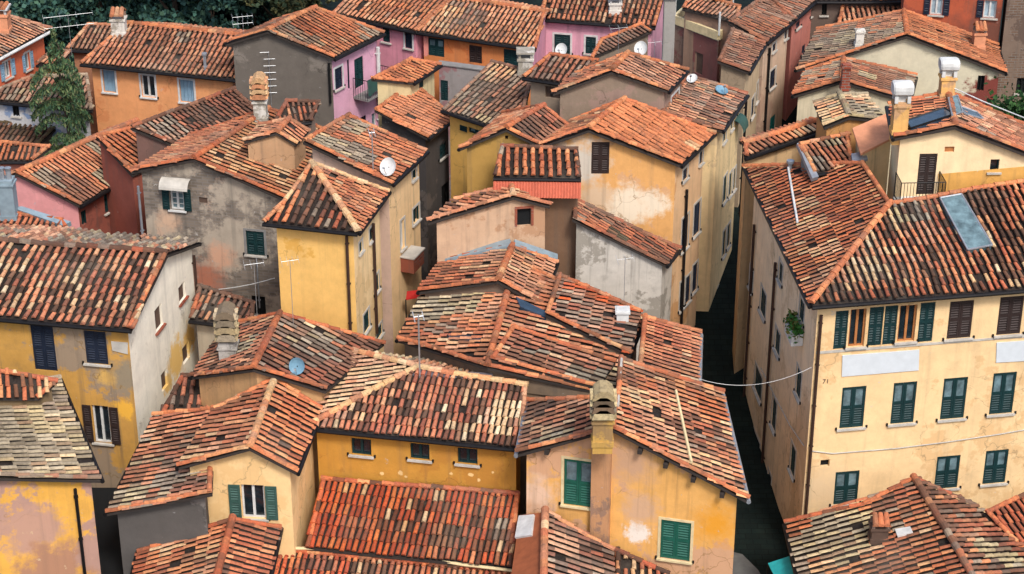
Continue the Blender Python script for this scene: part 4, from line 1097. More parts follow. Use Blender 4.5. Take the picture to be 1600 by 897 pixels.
T2b = H('gate_house', 'tiny mauve roof with yellow wall peeping over the grey brown tiles', oh=.1, cap='dusk')
T2b.v('A', 58, 101, 8.6).v('B', 92, 106, 8.6).v('C', 112, 82, 's', 'A', 'B', 16).v('D', 84, 80, 'p', 'A', 'B', 'C')
T2b.f('A B C D', 'dusk', .27, .4, alt='pink', amt=.5).go(); T2b.wall = st((196, 150, 76)); T2b.done()
T0 = H('salmon_house', 'salmon red house with two pale shuttered windows at the upper left edge', oh=.25, cap='dusk', gut='white')
T0.v('E1', -30, 106, 9.5).v('E2', 81, 46, 9.5).v('RB', 12, 26, 's', 'E1', 'E2', 18).v('RF', -100, 70, 'p', 'E1', 'E2', 'RB')
T0.f('E1 E2 RB RF', 'dusk', .27, .42, alt='pink', amt=.5).go(); T0.wall = st((206, 104, 66), alt=lin(180, 80, 56), amt=.5, stain_amt=.1)
T0.w(6, 17, 92, 126, kind='pale', frame='white', open='lightblue', trim='stone').w(39, 47, 80, 112, kind='pale', frame='white', open='lightblue', trim='stone')
T0.chim(4, 48, 8, .7, .7, 'salmon', 'slab', label='stubby cream chimney block').done()
T1 = H('orange_house', 'orange house with three pale blue shuttered windows and a long terracotta roof', oh=.28, cap='oldor')
T1.v('A', 126, 100, 9.0).v('B', 372, 125, 9.0).v('C', 378, 57, 's', 'A', 'B', 19).v('D', 196, 38, 'p', 'A', 'B', 'C').mir('E', 'B', 'C').mir('F', 'A', 'D')
T1.f('A B C D', 'oldor', .29, .40, alt='pink', amt=.30, gap=.68, patch=[((285, 60), .4, 'grey'), ((150, 60), 1.0, 'pink')]).f('E F D C', 'oldor', .3, .42).go()
T1.wall = st((226, 156, 98), alt=lin(212, 138, 84), amt=.4, stain_amt=.08, streak=.2)
for a in ((161, 180, 109, 145), (281, 303, 124, 161)): T1.w(*a, kind='board', col='lightblue', trim='white', sill='white')
T1.w(221, 242, 117, 153, kind='glass', frame='white', trim='white', sill='white')
T1.chim(187, 52, 12, .62, .62, 'dirty_white', 'tile', label='chimney with tiled terracotta hood on the orange house').chim(321, 108, 82, .12, .12, 'zinc', 'none', label='thin metal flue').done()
T1b = H('rear_cottage', 'faded pink tile roof between the salmon house and the orange house', oh=.2, cap='pink')
T1b.v('A', 104, 78, 8.6).v('B', 190, 82, 8.6).v('C', 182, 40, 's', 'A', 'B', 17).v('D', 138, 38, 'p', 'A', 'B', 'C')
T1b.f('A B C D', 'pink', .27, .4, alt='dusk', amt=.4).go(); T1b.wall = st((170, 120, 90)); T1b.done()

# ================================================================== top middle
PK = H('lilac_house', 'lilac pink house with blank dark grey gable and a small draped balcony', oh=.2, cap='oldor')
PK.v('L', 352, 70, 10.75).v('R', 521, 92, 10.5).v('A', 418, 50, 'g', 'L', 'R').v('AB', 494, 13, 'z', 'A').v('RB', 600, 52, 'p', 'A', 'AB', 'R').v('LB', 428, 34, 'p', 'A', 'AB', 'L')
PK.f('R RB AB A', 'oldor', .28, .40, alt='grey', amt=.42, gap=.7, patch=[((480, 45), .6, 'red')]).f('L LB AB A', 'dark', .28, .42, alt='brown', amt=.5).go()
PK.wall = st((108, 101, 92), alt=lin(126, 118, 108), amt=.3, stain_amt=.1, streak=.2); PK.wm(560, 130, st((218, 164, 186), alt=lin(204, 150, 174), amt=.3, stain_amt=.06, streak=.15))
PK.w(523, 535, 102, 142, kind='shut', col='navy', trim='white').w(543, 546, 92, 140, kind='dark', col='navy', sill=None).w(554, 568, 86, 140, kind='shut', col='green', sill=None).w(563, 572, 179, 195, kind='dark', col='navy').w(581, 589, 174, 202, kind='pale', frame='white')
PK.pipe(589, 72, 204, 'white', .09).pipe(516, 98, 160, 'iron')
w_, q_ = PK.hitw(571, 140)
fa = at_plane(552, 148, w_['p'], w_['n']); fb = at_plane(591, 134, w_['p'], w_['n']); fz = fa.z - .15; ln = (Vector((fb.x, fb.y, 0)) - Vector((fa.x, fa.y, 0))).length / 2
cc = Vector(((fa.x + fb.x) / 2, (fa.y + fb.y) / 2, fz))
mb = MB(); mb.box(cc + w_['n'] * .4, w_['e'] * ln, w_['n'] * .4, Z * .05)
ba = mb.build('balcony', M['grey_stone'], PK.root)
mb = MB(); pth = [cc - w_['e'] * ln + w_['n'] * .02, cc - w_['e'] * ln + w_['n'] * .78, cc + w_['e'] * ln + w_['n'] * .78, cc + w_['e'] * ln + w_['n'] * .02]
mb.tube([p + Z * .95 for p in pth], .02, 5)
for a, b in zip(pth, pth[1:]):
    k = max(2, int((b - a).length / .12))
    for i in range(k + 1): mb.tube([a.lerp(b, i / k), a.lerp(b, i / k) + Z * .95], .012, 4)
mb.build('railing', M['iron'], ba)
mb = MB(); q1, q2 = pth[1] + w_['n'] * .03 + Z * .97, pth[2] + w_['n'] * .03 + Z * .97; vs = []
for i in range(13):
    p = q1.lerp(q2, i / 12) + w_['n'] * (.02 * math.sin(i * 2.1))
    vs += [p, p - Z * (.72 + .06 * math.sin(i * 1.3)) + w_['n'] * .03]
mb.add(vs, [(2 * i, 2 * i + 1, 2 * i + 3, 2 * i + 2) for i in range(12)]); mb.add([p - w_['n'] * .01 for p in vs], [(2 * i, 2 * i + 2, 2 * i + 3, 2 * i + 1) for i in range(12)])
mb.build('cloth', M['sage'], ba)
PK.done()

P2a = H('rose_house', 'rose pink house with green shutters behind the lilac house', oh=.2, cap='oldor')
P2a.v('A', 520, 22, 9.5).v('B', 650, 50, 9.5).v('C', 706, -4, 's', 'A', 'B', 19).v('D', 570, -30, 'p', 'A', 'B', 'C').mir('E', 'B', 'C').mir('F', 'A', 'D')
P2a.f('A B C D', 'oldor', .28, .42, alt='pink', amt=.45, gap=.7, patch=[((620, 20), .5, 'brown')]).f('E F D C', 'oldor', .3, .4).go(); P2a.wall = st((216, 140, 156), alt=lin(204, 120, 128), amt=.4, stain_amt=.08)
P2a.w(598, 609, 42, 67, kind='shut', col='green').w(633, 644, 50, 77, kind='shut', col='navy', trim='white').done()
P2b = H('tangerine_house', 'orange fronted long house with brown shutters and faded roof with a white patch', oh=.2, cap='oldor')
P2b.v('A', 651, 50, 9.45).v('B', 838, 77, 9.45).v('C', 852, 20, 's', 'A', 'B', 19).v('D', 706, -3, 'p', 'A', 'B', 'C').mir('E', 'B', 'C').mir('F', 'A', 'D')
P2b.f('A B C D', 'pink', .28, .42, alt='dusk', amt=.42, gap=.7, patch=[((690, 30), .9, 'palepink'), ((705, 22), .8, 'cream')]).f('E F D C', 'pink', .3, .4).go(); P2b.wall = st((208, 126, 66), alt=lin(196, 108, 52), amt=.4, stain_amt=.1, patches=[(P2b.hit(662, 68), .5, lin(222, 140, 128), .2)])
P2b.wm(846, 75, st((214, 150, 170)))
P2b.w(669, 694, 58, 90, kind='half', col='green', sill=None).w(733, 753, 70, 100, kind='shut', col='brown', sill=None).w(787, 812, 76, 104, kind='shut', col='green', sill=None).done()
P3 = H('candy_pink_house', 'candy pink house with dark green shutters at the top centre', oh=.2, cap='oldor')
P3.v('A', 844, 30, 9.5).v('B', 1024, 43, 9.5).v('C', 1040, -12, 's', 'A', 'B', 20).v('D', 856, -26, 'p', 'A', 'B', 'C').mir('E', 'B', 'C').mir('F', 'A', 'D')
P3.f('A B C D', 'mixred', .28, .36, alt='orange', amt=.4, gap=.70).f('E F D C', 'oldor', .3, .4).go(); P3.wall = st((222, 162, 180), stain_amt=.06)
P3.w(866, 891, 53, 85, kind='shut', col='green', trim='white').w(915, 931, 57, 85, kind='shut', col='green', trim='white')
P3.chim(961, 18, -8, .55, .55, 'dirty_white', 'slab', label='yellow brick chimney on the candy pink house').done()
P4 = H('shed_roof_house', 'taupe lean-to with glazed grey roof below the candy pink house', oh=.1, cap='orange', gut=None)
P4.v('A', 922, 92, 9.4).v('B', 1018, 50, 9.8).v('C', 1000, 38, 's', 'A', 'B', 14).v('D', 938, 62, 'p', 'A', 'B', 'C')
P4.f('A B C D', 'dusk', .27, .4, alt='brown', amt=.5, verge='orange').go(); P4.wall = st((132, 118, 102)); P4.done()
TM = H('terrace_tower', 'dark red walled house with an open roof terrace beside the brown roof', oh=.02, gut=None)
TM.v('A', 1054, 36, 10.3).v('B', 1123, 62, 10.3).v('C', 1143, 42, 10.3).par('D', 'A', 'B', 'C')
TM.f('A B C D', None, sheet='terrace', name='terrace_floor').go(); TM.wall = st((132, 84, 78), alt=lin(136, 112, 96), amt=.5, stain_amt=.25)
mb = MB(); Pq = [TM.V[k] for k in 'ABCD']
for a, b in zip(Pq, Pq[1:] + Pq[:1]):
    d_ = (b - a); mb.box((a + b) / 2 + Z * .18, d_ / 2 * .98, d_.normalized().cross(Z) * .07, Z * .2)
mb.build('parapet', M['cream_trim'], TM.root)
mb = MB()
for p in (Pq[0], Pq[1], Pq[2], Pq[3], (Pq[2] + Pq[3]) / 2):
    mb = MB(); mb.tube([p + Z * .2, p + Z * 1.3], .05, 6); mb.build('post', M['white'], TM.root)
mb = MB()
for i in range(9):
    a, b = Pq[3].lerp(Pq[2], i / 8), Pq[0].lerp(Pq[1], i / 8); mb.tube([a + Z * 1.32, a.lerp(b, .45) + Z * 1.3], .035, 4)
mb.tube([Pq[3] + Z * 1.28, Pq[2] + Z * 1.28], .06, 5); mb.build('pergola', M['honey'], TM.root)
TM.w(1085, 1098, 80, 118, kind='fill', col='brown_mid', sill=None, depth=.05).done()
TMb = H('loggia_roof_house', 'strip of salmon tiles behind the roof terrace', oh=.1, cap='orange', gut=None)
TMb.v('A', 1066, 14, 11.2).v('B', 1152, 36, 11.2).v('C', 1158, 12, 's', 'A', 'B', 18).v('D', 1080, -12, 'p', 'A', 'B', 'C')
TMb.f('A B C D', 'pink', .27, .4, alt='oldor', amt=.4).go(); TMb.wall = st((150, 120, 100)); TMb.done()
t = empty('chimney_tower', at_z(1043, 96, 8), 'tall plain grey chimney shaft beside the candy pink house', 'chimney')
q_ = at_Y(1043, 96, 82); zt = at_Y(1043, -4, 82).z
mb = MB(); mb.box((q_.x, q_.y, zt / 2), Vector((.24, 0, 0)), Vector((0, .24, 0)), Z * (zt / 2)); mb.build('shaft', stucco('grey_shaft', lin(150, 146, 140), stain_amt=.3), t)
mb = MB(); mb.box((q_.x, q_.y, zt + .06), Vector((.32, 0, 0)), Vector((0, .32, 0)), Z * .06); mb.build('cap', M['grey_stone'], t)

# orange roofs behind the cream side house
Q1 = H('alley_house', 'dark grey alley house under a clean orange roof', oh=.22, cap='orange')
Q1.v('E1', 668, 217, 9.5).v('E2', 710, 184, 9.5).v('TB', 645, 128, 's', 'E1', 'E2', 17).v('TF', 585, 172, 'p', 'E1', 'E2', 'TB')
Q1.f('E1 E2 TB TF', 'orange', .27, .5, alt='oldor', amt=.25, gap=.84, calm=.4).go(); Q1.wall = st((74, 70, 68), alt=lin(96, 88, 82), amt=.3, stain_amt=.2)
Q1.w(687, 697, 220, 250, kind='shut', col='green').w(690, 706, 278, 330, kind='dark', col='iron', sill=None).done()
Q2 = H('step_roof_house', 'pale yellow house with narrow green window under a stepped orange roof', oh=.15, cap='orange')
Q2.v('E1', 645, 130, 10.8).v('E2', 688, 101, 10.8).v('TB', 640, 93, 's', 'E1', 'E2', 16).v('TF', 580, 124, 'p', 'E1', 'E2', 'TB')
Q2.f('E1 E2 TB TF', 'oldor', .27, .46, alt='orange', amt=.5, gap=.76).go(); Q2.wall = st((206, 186, 138), stain_amt=.15); Q2.w(655, 662, 125, 141, kind='shut', col='green', sill=None).done()
PW = H('ruined_wall_house', 'roofless grey and mauve plaster remnant below the orange long house', oh=.05, gut=None, slab=.05)
PW.v('A', 684, 100, 8.6).v('B', 775, 112, 8.6).v('C', 778, 106, 8.6).v('D', 686, 94, 8.6)
PW.f('A B C D', None, sheet='grey_stone', name='coping').go(); PW.wall = st((150, 144, 140), alt=lin(150, 112, 112), amt=.6, stain_amt=.3); PW.w(682, 700, 124, 158, kind='shut', col='green', sill=None).done()

P = H('mauve_roof_house', 'yellow house under a wide mauve grey weathered roof', oh=.22, cap='dusk')
P.v('A', 691, 172, 10.3).v('B', 812, 212, 10.3).v('C', 834, 113, 's', 'A', 'B', 20).v('D', 770, 97, 'p', 'A', 'B', 'C')
P.f('A B C D', 'dusk', .30, .36, alt='grey', amt=.40, gap=.66, patch=[((785, 108), .9, 'palepink')]).go(); P.wall = st((226, 176, 84), stain_amt=.12); P.w(731, 752, 198, 214, kind='pale', frame='green', sill=None, open='green')
P.chim(821, 112, 76, .6, .6, 'dirty_white', 'slab', 'dirty_white', label='cream plastered chimney with a flat cap').done()
HH = H('olive_gable_house', 'olive ochre gabled house with tiles meeting a reddish valley', oh=.18, cap='orange')
HH.v('L', 719, 233, 11.6).v('R', 845, 230, 11.7).v('A', 791, 203, 'g', 'L', 'R').v('AB', 850, 166, 'z', 'A').v('LB', 790, 178, 'p', 'A', 'AB', 'L').v('RB', 888, 198, 'p', 'A', 'AB', 'R')
HH.f('L LB AB A', 'oldor', .26, .40, alt='pink', amt=.4, gap=.74, ridge='red').f('R RB AB A', 'darkred', .28, .46, alt='red', amt=.5, gap=.70, gut=False).go(); HH.wall = st((176, 138, 66), alt=lin(150, 120, 60), amt=.4, stain_amt=.2); HH.w(789, 794, 212, 218, kind='vent', sill=None).done()
G2 = H('taupe_house', 'taupe walled house with a dull red door under a small hipped tile roof', oh=.18, cap='oldor')
G2.v('A', 817, 121, 12.2).v('B', 898, 133, 12.2).v('C', 936, 96, 's', 'A', 'B', 20).v('D', 860, 85, 'p', 'A', 'B', 'C')
G2.f('A B C D', 'brown', .29, .36, alt='oldor', amt=.45, gap=.66).go(); G2.wall = st((150, 132, 112), stain_amt=.15); G2.w(852, 880, 134, 156, kind='board', col='brown_mid', sill=None).done()
G = H('grey_gable_house', 'low grey plaster gable standing over the clean orange roof', oh=.16, cap='oldor')
G.v('L', 864, 147, 12.6).v('R', 1043, 143, 12.6).v('A', 956, 113, 'g', 'L', 'R').v('AB', 981, 85, 'z', 'A').v('RB', 1073, 110, 'p', 'A', 'AB', 'R').v('LB', 900, 118, 'p', 'A', 'AB', 'L')
G.f('R RB AB A', 'oldor', .27, .38, alt='pink', amt=.45, gap=.7, patch=[((1000, 100), .5, 'brown')]).f('L LB AB A', 'oldor', .27, .4, alt='brown', amt=.4).go(); G.wall = st((140, 122, 104), alt=lin(150, 124, 110), amt=.4, stain_amt=.15, streak=.2)
G.w(1049, 1060, 140, 166, kind='pale', frame='white', sill='white', trim='white').done()
MH = H('street_house', 'tall ochre house with a dark louvred attic opening and bright orange roof', oh=.26, cap='orange')
MH.v('L', 845, 230, 11.75).v('R', 1063, 259, 11.0).v('A', 920, 204, 'g', 'L', 'R').v('AB', 976, 157, 'z', 'A').v('RB', 1116, 208, 'p', 'A', 'AB', 'R').v('LB', 893, 190, 'p', 'A', 'AB', 'L')
MH.f('R RB AB A', 'orange', .30, .50, alt='cream', amt=.12, gap=.90, miss=.002, wob=.012, calm=.35).f('L LB AB A', 'oldor', .27, .38, alt='brown', amt=.35, gap=.72, gut=False).go()
MH.wall = st((220, 164, 94), alt=lin(208, 160, 112), amt=.4, stain_amt=.10, streak=.35, patches=[(MH.hit(905, 255), .9, lin(200, 190, 176), .4), (MH.hit(980, 322), .8, lin(222, 206, 182), .35), (MH.hit(1022, 318), .5, lin(222, 206, 182), .4), (MH.hit(930, 308), .6, lin(204, 176, 146), .5)])
MH.wm(1090, 330, st((222, 182, 136), alt=lin(204, 154, 100), amt=.4, stain_amt=.12, streak=.4))
MH.w(924, 952, 222, 272, kind='shut', col='brown', sill=None)
for a in ((1093, 1100, 232, 258), (1067, 1074, 260, 284), (1084, 1094, 312, 370), (1065, 1075, 334, 394), (1062, 1069, 436, 486), (1071, 1078, 428, 476), (1082, 1090, 408, 458)): MH.w(*a, kind='shut', col='navy', trim='stone')
MH.pipe(1066, 300, 500, 'gutter').pipe(1108, 250, 480, 'gutter').done()
LT = H('stained_lean_to', 'white and grey stained wall with a steep lean-to roof against the tall ochre house', oh=.16, cap='brown', gut='gutter')
LT.v('E1', 1040, 415, 8.15).v('E2', 1060, 390, 7.9).v('TF', 894, 343, 10.05).v('TB', 894, 312, 'p', 'E1', 'E2', 'TF')
LT.f('E1 E2 TB TF', 'red', .25, .42, alt='brown', amt=.45, patch=[((960, 370), .5, 'moss')], gap=.72).go()
LT.wall = st((196, 190, 178), alt=lin(150, 144, 132), amt=.5, stain=(.12, .11, .095), stain_amt=.35, streak=.9, sc=.7)
LT.w(1031, 1037, 420, 482, kind='dark', col='navy', sill=None); LT.done()
IH = H('red_sheet_house', 'house with black gapped orange tiles above a red corrugated edge', oh=.1, cap='dark', gut='gutter')
IH.v('A', 771, 277, 11.45).v('B', 908, 279, 11.45).v('C', 903, 235, 's', 'A', 'B', 20).v('D', 783, 229, 'p', 'A', 'B', 'C').v('E', 774, 303, 10.95).v('F', 896, 307, 10.95)
IH.f('A B C D', 'orange', .34, .38, alt='mixred', amt=.3, gap=.62, verge='dark', patch=[((845, 255), .25, 'dark')]).go(); IH.wall = st((120, 92, 70)); IH.done()
q_ = [IH.V['A'], IH.V['B']]; dn = (q_[1] - q_[0]).normalized(); fo = dn.cross(Z).normalized()
mb = MB(); k = 60; top = []
for i in range(k + 1):
    c = q_[0].lerp(q_[1], i / k); rp = .015 * (1 if i % 2 else -1)
    top += [c + fo * (.05 + rp) - Z * .05, c + fo * (.42 + rp) - Z * .62]
mb.add(top, [(2 * i, 2 * i + 1, 2 * i + 3, 2 * i + 2) for i in range(k)]); mb.add([p - fo * .02 - Z * .01 for p in top], [(2 * i, 2 * i + 2, 2 * i + 3, 2 * i + 1) for i in range(k)])
mb.build('corrugated_sheet', M['redsheet'], IH.root)
JH = H('small_pink_house', 'small faded pink gabled house with a bricked window in the centre', oh=.16, cap='pink', gut=None)
JH.v('L', 669, 349, 10.3).v('R', 859, 323, 10.6).v('A', 802, 309, 'g', 'L', 'R').v('AB', 799, 292, 'z', 'A').v('LB', 711, 313, 'p', 'A', 'AB', 'L').v('RB', 856, 304, 'p', 'A', 'AB', 'R')
JH.f('L LB AB A', 'pink', .25, .40, alt='brown', amt=.42, gap=.74).f('R RB AB A', 'cream', .25, .40, alt='pink', amt=.4).go()
JH.wall = st((196, 162, 130), alt=lin(176, 136, 102), amt=.45, stain_amt=.2, streak=.5)
JH.w(808, 830, 325, 354, kind='dark', col='iron', trim='redbrick', frame=None, sill=None).done()

# ================================================================== the street, upper right
S0 = H('balcony_house', 'cream street house with a weathered brown roof next to the orange roofed tall house', oh=.22, cap='brown')
S0.v('E1', 1128, 205, 11.0).v('E2', 1167, 148, 11.0).v('TB', 1072, 117, 's', 'E1', 'E2', 16).v('TF', 1030, 178, 'p', 'E1', 'E2', 'TB')
S0.f('E1 E2 TB TF', 'dusk', .27, .38, alt='pink', amt=.45, patch=[((1110, 135), .7, 'grey')], gap=.74).go(); S0.wall = st((232, 204, 150), alt=lin(206, 180, 136), amt=.3, stain_amt=.15)
for a in ((1130, 1134, 200, 224), (1130, 1135, 272, 318), (1139, 1143, 268, 308), (1146, 1150, 260, 298), (1129, 1133, 358, 402), (1136, 1140, 348, 388), (1142, 1145, 182, 204), (1151, 1154, 170, 190), (1121, 1127, 440, 474)): S0.w(*a, kind='shut', col='green', trim='stone')
S0.pipe(1158, 165, 330, 'gutter').done()
S1 = H('taupe_street_house', 'narrow taupe house with a ragged brown roof halfway along the street', oh=.15, cap='brown')
S1.v('E1', 1169, 114, 11.0).v('E2', 1195, 69, 11.0).v('TB', 1142, 48, 's', 'E1', 'E2', 16).v('TF', 1121, 96, 'p', 'E1', 'E2', 'TB')
S1.f('E1 E2 TB TF', 'brown', .27, .38, alt='pink', amt=.5, gap=.74).go(); S1.wall = st((150, 132, 108)); S1.wm(1181, 130, st((196, 172, 136)))
for a in ((1182, 1186, 125, 160), (1174, 1178, 150, 185)): S1.w(*a, kind='shut', col='navy', trim='stone')
S1.done()
S2 = H('long_brown_roof_house', 'cream street house with a teal door under a long dark brown roof', oh=.18, cap='brown')
S2.v('E1', 1197, 68, 11.0).v('E2', 1239, 33, 11.0).v('TB', 1192, -6, 's', 'E1', 'E2', 16).v('TF', 1138, 36, 'p', 'E1', 'E2', 'TB')
S2.f('E1 E2 TB TF', 'brown', .27, .42, alt='dusk', amt=.4, gap=.72).go(); S2.wall = st((206, 176, 148), alt=lin(190, 156, 132), amt=.3, stain_amt=.1)
for a in ((1203, 1211, 106, 140), (1226, 1231, 86, 122), (1207, 1212, 66, 82), (1226, 1231, 46, 62), (1222, 1231, 156, 188)): S2.w(*a, kind='shut', col='navy', trim='stone')
S2.w(1203, 1211, 178, 212, kind='half', col='teal', sill=None).pipe(1196, 78, 210, 'gutter').done()
S3 = H('brick_red_house', 'brick red street house at the far end of the long brown roof', oh=.18, cap='brown')
S3.v('E1', 1240, 32, 11.0).v('E2', 1285, -8, 11.0).v('TB', 1240, -50, 's', 'E1', 'E2', 16).v('TF', 1194, -8, 'p', 'E1', 'E2', 'TB')
S3.f('E1 E2 TB TF', 'brown', .27, .42, alt='dusk', amt=.4, gap=.72).go(); S3.wall = st((196, 122, 108), alt=lin(180, 112, 100), amt=.3, stain_amt=.1)
for a in ((1244, 1250, 31, 46), (1267, 1272, 12, 26), (1253, 1258, 68, 86)): S3.w(*a, kind='shut', col='navy')
S3.done()
N5 = H('sage_gable_house', 'pale sage gabled house with broad ragged roof at the upper right', oh=.22, cap='orange')
N5.v('L', 1245, 110, 10.0).v('R', 1570, 115, 10.0).v('A', 1417, 57, 'g', 'L', 'R').v('AB', 1412, 19, 'z', 'A').v('LB', 1278, 48, 'p', 'A', 'AB', 'L').v('RB', 1558, 70, 'p', 'A', 'AB', 'R')
N5.f('L LB AB A', 'grey', .28, .40, alt='oldor', amt=.50, gap=.74, patch=[((1330, 60), .6, 'lichen'), ((1290, 95), .6, 'oldor')], verge='orange').f('R RB AB A', 'oldor', .28, .40, alt='brown', amt=.42, gap=.74, verge='orange').go()
N5.wall = st((204, 196, 168), alt=lin(190, 182, 156), amt=.3, stain_amt=.06, streak=.15, patches=[(N5.hit(1548, 150), 1.0, lin(120, 62, 54), .15)])
N5.w(1447, 1450, 82, 88, kind='vent', sill=None).w(1527, 1538, 118, 142, kind='dark', col='iron', sill=None)
N5.chim(1528, 74, 34, .5, .5, 'salmon', 'tile', label='slim pink chimney with tiled hood').chim(1342, 72, 46, .34, .34, 'dirty_white', 'none', label='plain square flue').done()
N6 = H('green_wall_house', 'pale green walled house with patched grey roof above the yellow tiled gable', oh=.16, cap='oldor')
N6.v('L', 1240, 151, 10.0).v('R', 1420, 160, 10.0).v('A', 1316, 128, 'g', 'L', 'R').v('AB', 1318, 92, 'z', 'A').v('LB', 1260, 110, 'p', 'A', 'AB', 'L').v('RB', 1430, 120, 'p', 'A', 'AB', 'R')
N6.f('L LB AB A', 'grey', .27, .40, alt='oldor', amt=.5, gap=.74).f('R RB AB A', 'brown', .27, .40, alt='grey', amt=.4, gap=.74, patch=[((1350, 120), .5, 'lichen')]).go(); N6.wall = st((204, 192, 160), stain_amt=.2)
N6.chim(1320, 138, 100, .34, .34, 'redbrick', 'none', label='short red and white banded flue').done()
N7 = H('back_roof_house', 'wide faded rust roof behind the sage gable', oh=.2, cap='oldor')
N7.v('A', 1308, 40, 10.2).v('B', 1480, 40, 10.2).v('C', 1480, -20, 's', 'A', 'B', 17).v('D', 1320, -14, 'p', 'A', 'B', 'C')
N7.f('A B C D', 'oldor', .28, .42, alt='pink', amt=.5, gap=.72, gut=False).go(); N7.wall = st((150, 120, 96)); N7.done()
NB = H('brown_far_house', 'dim brown house closing the far end of the street at the top', oh=.2, cap='brown')
NB.v('A', 1262, 2, 11).v('B', 1420, 2, 11).v('C', 1420, -30, 's', 'A', 'B', 16).v('D', 1262, -30, 'p', 'A', 'B', 'C')
NB.f('A B C D', 'brown', .28, .42).go(); NB.wall = st((104, 88, 78), alt=lin(80, 70, 64), amt=.5, stain_amt=.3); NB.w(1284, 1292, 6, 24, kind='dark', col='iron').done()
N8 = H('rust_house', 'tall rust red house with white curtained windows and navy shutters in the top right corner', oh=.2)
N8.v('A', 1412, -70, 14.0).v('B', 1582, -60, 14.0).v('C', 1582, -110, 's', 'A', 'B', 16).v('D', 1412, -120, 'p', 'A', 'B', 'C')
N8.f('A B C D', 'oldor', .28, .42).go(); N8.wall = st((178, 86, 54), alt=lin(150, 74, 54), amt=.4, stain_amt=.15, patches=[(N8.hit(1560, 60), 1.6, lin(110, 70, 58), .5)])
N8.w(1454, 1473, -4, 24, kind='sky', frame='white', open='navy').w(1537, 1557, 0, 29, kind='sky', frame='white', open='navy').done()
N9 = H('brown_brick_house', 'dark brown brick house at the right edge behind the bush', oh=.2)
N9.v('A', 1572, -40, 13.5).v('B', 1720, -40, 13.5).v('C', 1720, -90, 's', 'A', 'B', 16).v('D', 1572, -90, 'p', 'A', 'B', 'C')
N9.f('A B C D', 'brown', .28, .42).go(); N9.wall = st((122, 104, 90), alt=lin(96, 80, 70), amt=.5, stain_amt=.3, brick=lin(120, 96, 80)); N9.w(1588, 1604, 122, 146, kind='dark', col='iron').done()

# ================================================================== antennas, dishes, cables, small things
antenna(425, 178, 80, 'tall comb antenna against the blank dark grey gable', z=7.6, arms=7, aw=.42, yaw=.1, comb=True)
antenna(112, 82, 22, 'double boom antenna above the cedar', z=9.6, arms=4, aw=1.1, yaw=.35, two=True)
antenna(381, 62, 24, 'faint pale antenna before the dark wood', z=10.6, arms=5, aw=.45, two=True)
antenna(656, 590, 492, 'white roof mast standing on the central ridge', house=LH, arms=2, aw=.16, r=.03)
antenna(583, 268, 205, 'thin mast beside the large white dish', house=Y2, arms=2, aw=.1, r=.025)
antenna(975, 468, 402, 'slim white aerial before the stained wall', z=8.6, arms=3, aw=.3)
antenna(966, 88, 42, 'aerial on the taupe lean-to', z=10.2, arms=3, aw=.4)
antenna(1022, 92, 64, 'short aerial behind the grey plaster gable', z=11.6, arms=3, aw=.3)
antenna(402, 495, 410, 'leaning aerial beside the grey house corner window', z=7.8, arms=4, aw=.35)
antenna(458, 500, 405, 'aerial with small crossbars against the yellow front', z=8.6, arms=4, aw=.3)
antenna(1232, 262, 258, 'thin pole', z=11.0) if False else None
dish(607, 278, .32, 'large white satellite dish on the cream side house eave', house=Y2, post=.45)
dish(465, 590, .27, 'pale blue satellite dish on the brown roof', house=VH, mat='bluedish', aim=(-.1, -.85, .3), post=.45)
dish(877, 92, .26, 'small white dish before the candy pink wall', z=11.9, post=.4)
dish(1001, 90, .28, 'white dish behind the grey plaster gable', z=12.4, post=.4)
dish(1127, 150, .26, 'bluish dish lying on the brown street roof', house=S0, mat='bluedish', aim=(.2, -.3, .9), post=.25)
dish(1081, 132, .22, 'tiny white dish on the brown street roof', house=S0, aim=(-.2, -.4, .8), post=.25)
a_, b_ = at_z(1092, 592, 7.9), RB.hit(1268, 574)
cable('cable', [a_, b_], .008, 'white', 'white overhead cable slung across the dark lane', sag=.45)
w_, _ = RB.hitw(1400, 690); pts_ = [at_plane(x, y, w_['p'], w_['n']) + w_['n'] * .03 for x, y in ((1268, 704), (1300, 708), (1400, 700), (1480, 690), (1560, 678), (1640, 664))]
w2_, _ = RB.hitw(1220, 640); pts2_ = [at_plane(x, y, w2_['p'], w2_['n']) + w2_['n'] * .03 for x, y in ((1190, 575), (1210, 615), (1235, 664), (1256, 695))]
cable('wall_cable', pts2_ + pts_, .022, 'stone', 'grey cable clipped along the cream corner house wall')
w_, q_ = H2.hitw(180, 545)
cable('cable', [H2.hit(200, 590), at_z(260, 720, 4)] if False else [T6.hit(312, 452) + Vector((0, -.1, 0)), T6.hit(430, 430) + Vector((0, -.25, 0))], .018, 'white', 'thin pale cable drooping across the grey stone house', sag=.12)
cable('railing_wire', [at_z(1478, 132, 15.0), at_z(1535, 158, 14.9), at_z(1640, 200, 14.8)], .022, 'white', 'white safety wire behind the terrace house roof', 'wire')
# pole and weather cap on the corner house left slope
t = empty('vent_pipe', RB.hitroof(1233, 258)[0], 'white vent pipe lying down the corner house side slope', 'pipe')
q0, n_ = RB.hitroof(1234, 268); q1, _ = RB.hitroof(1248, 352)
mb = MB(); mb.tube([q0 + n_ * .18, q0.lerp(q1, .5) + n_ * .18, q1 + n_ * .14], .045, 7); mb.build('pipe', M['white'], t)
mb = MB(); mb.tube([q0, q0 + Z * .35], .08, 8); mb.tube([q0 + Z * .35, q0 + Z * .45], .15, 8); mb.build('cowl', M['zinc'], t)
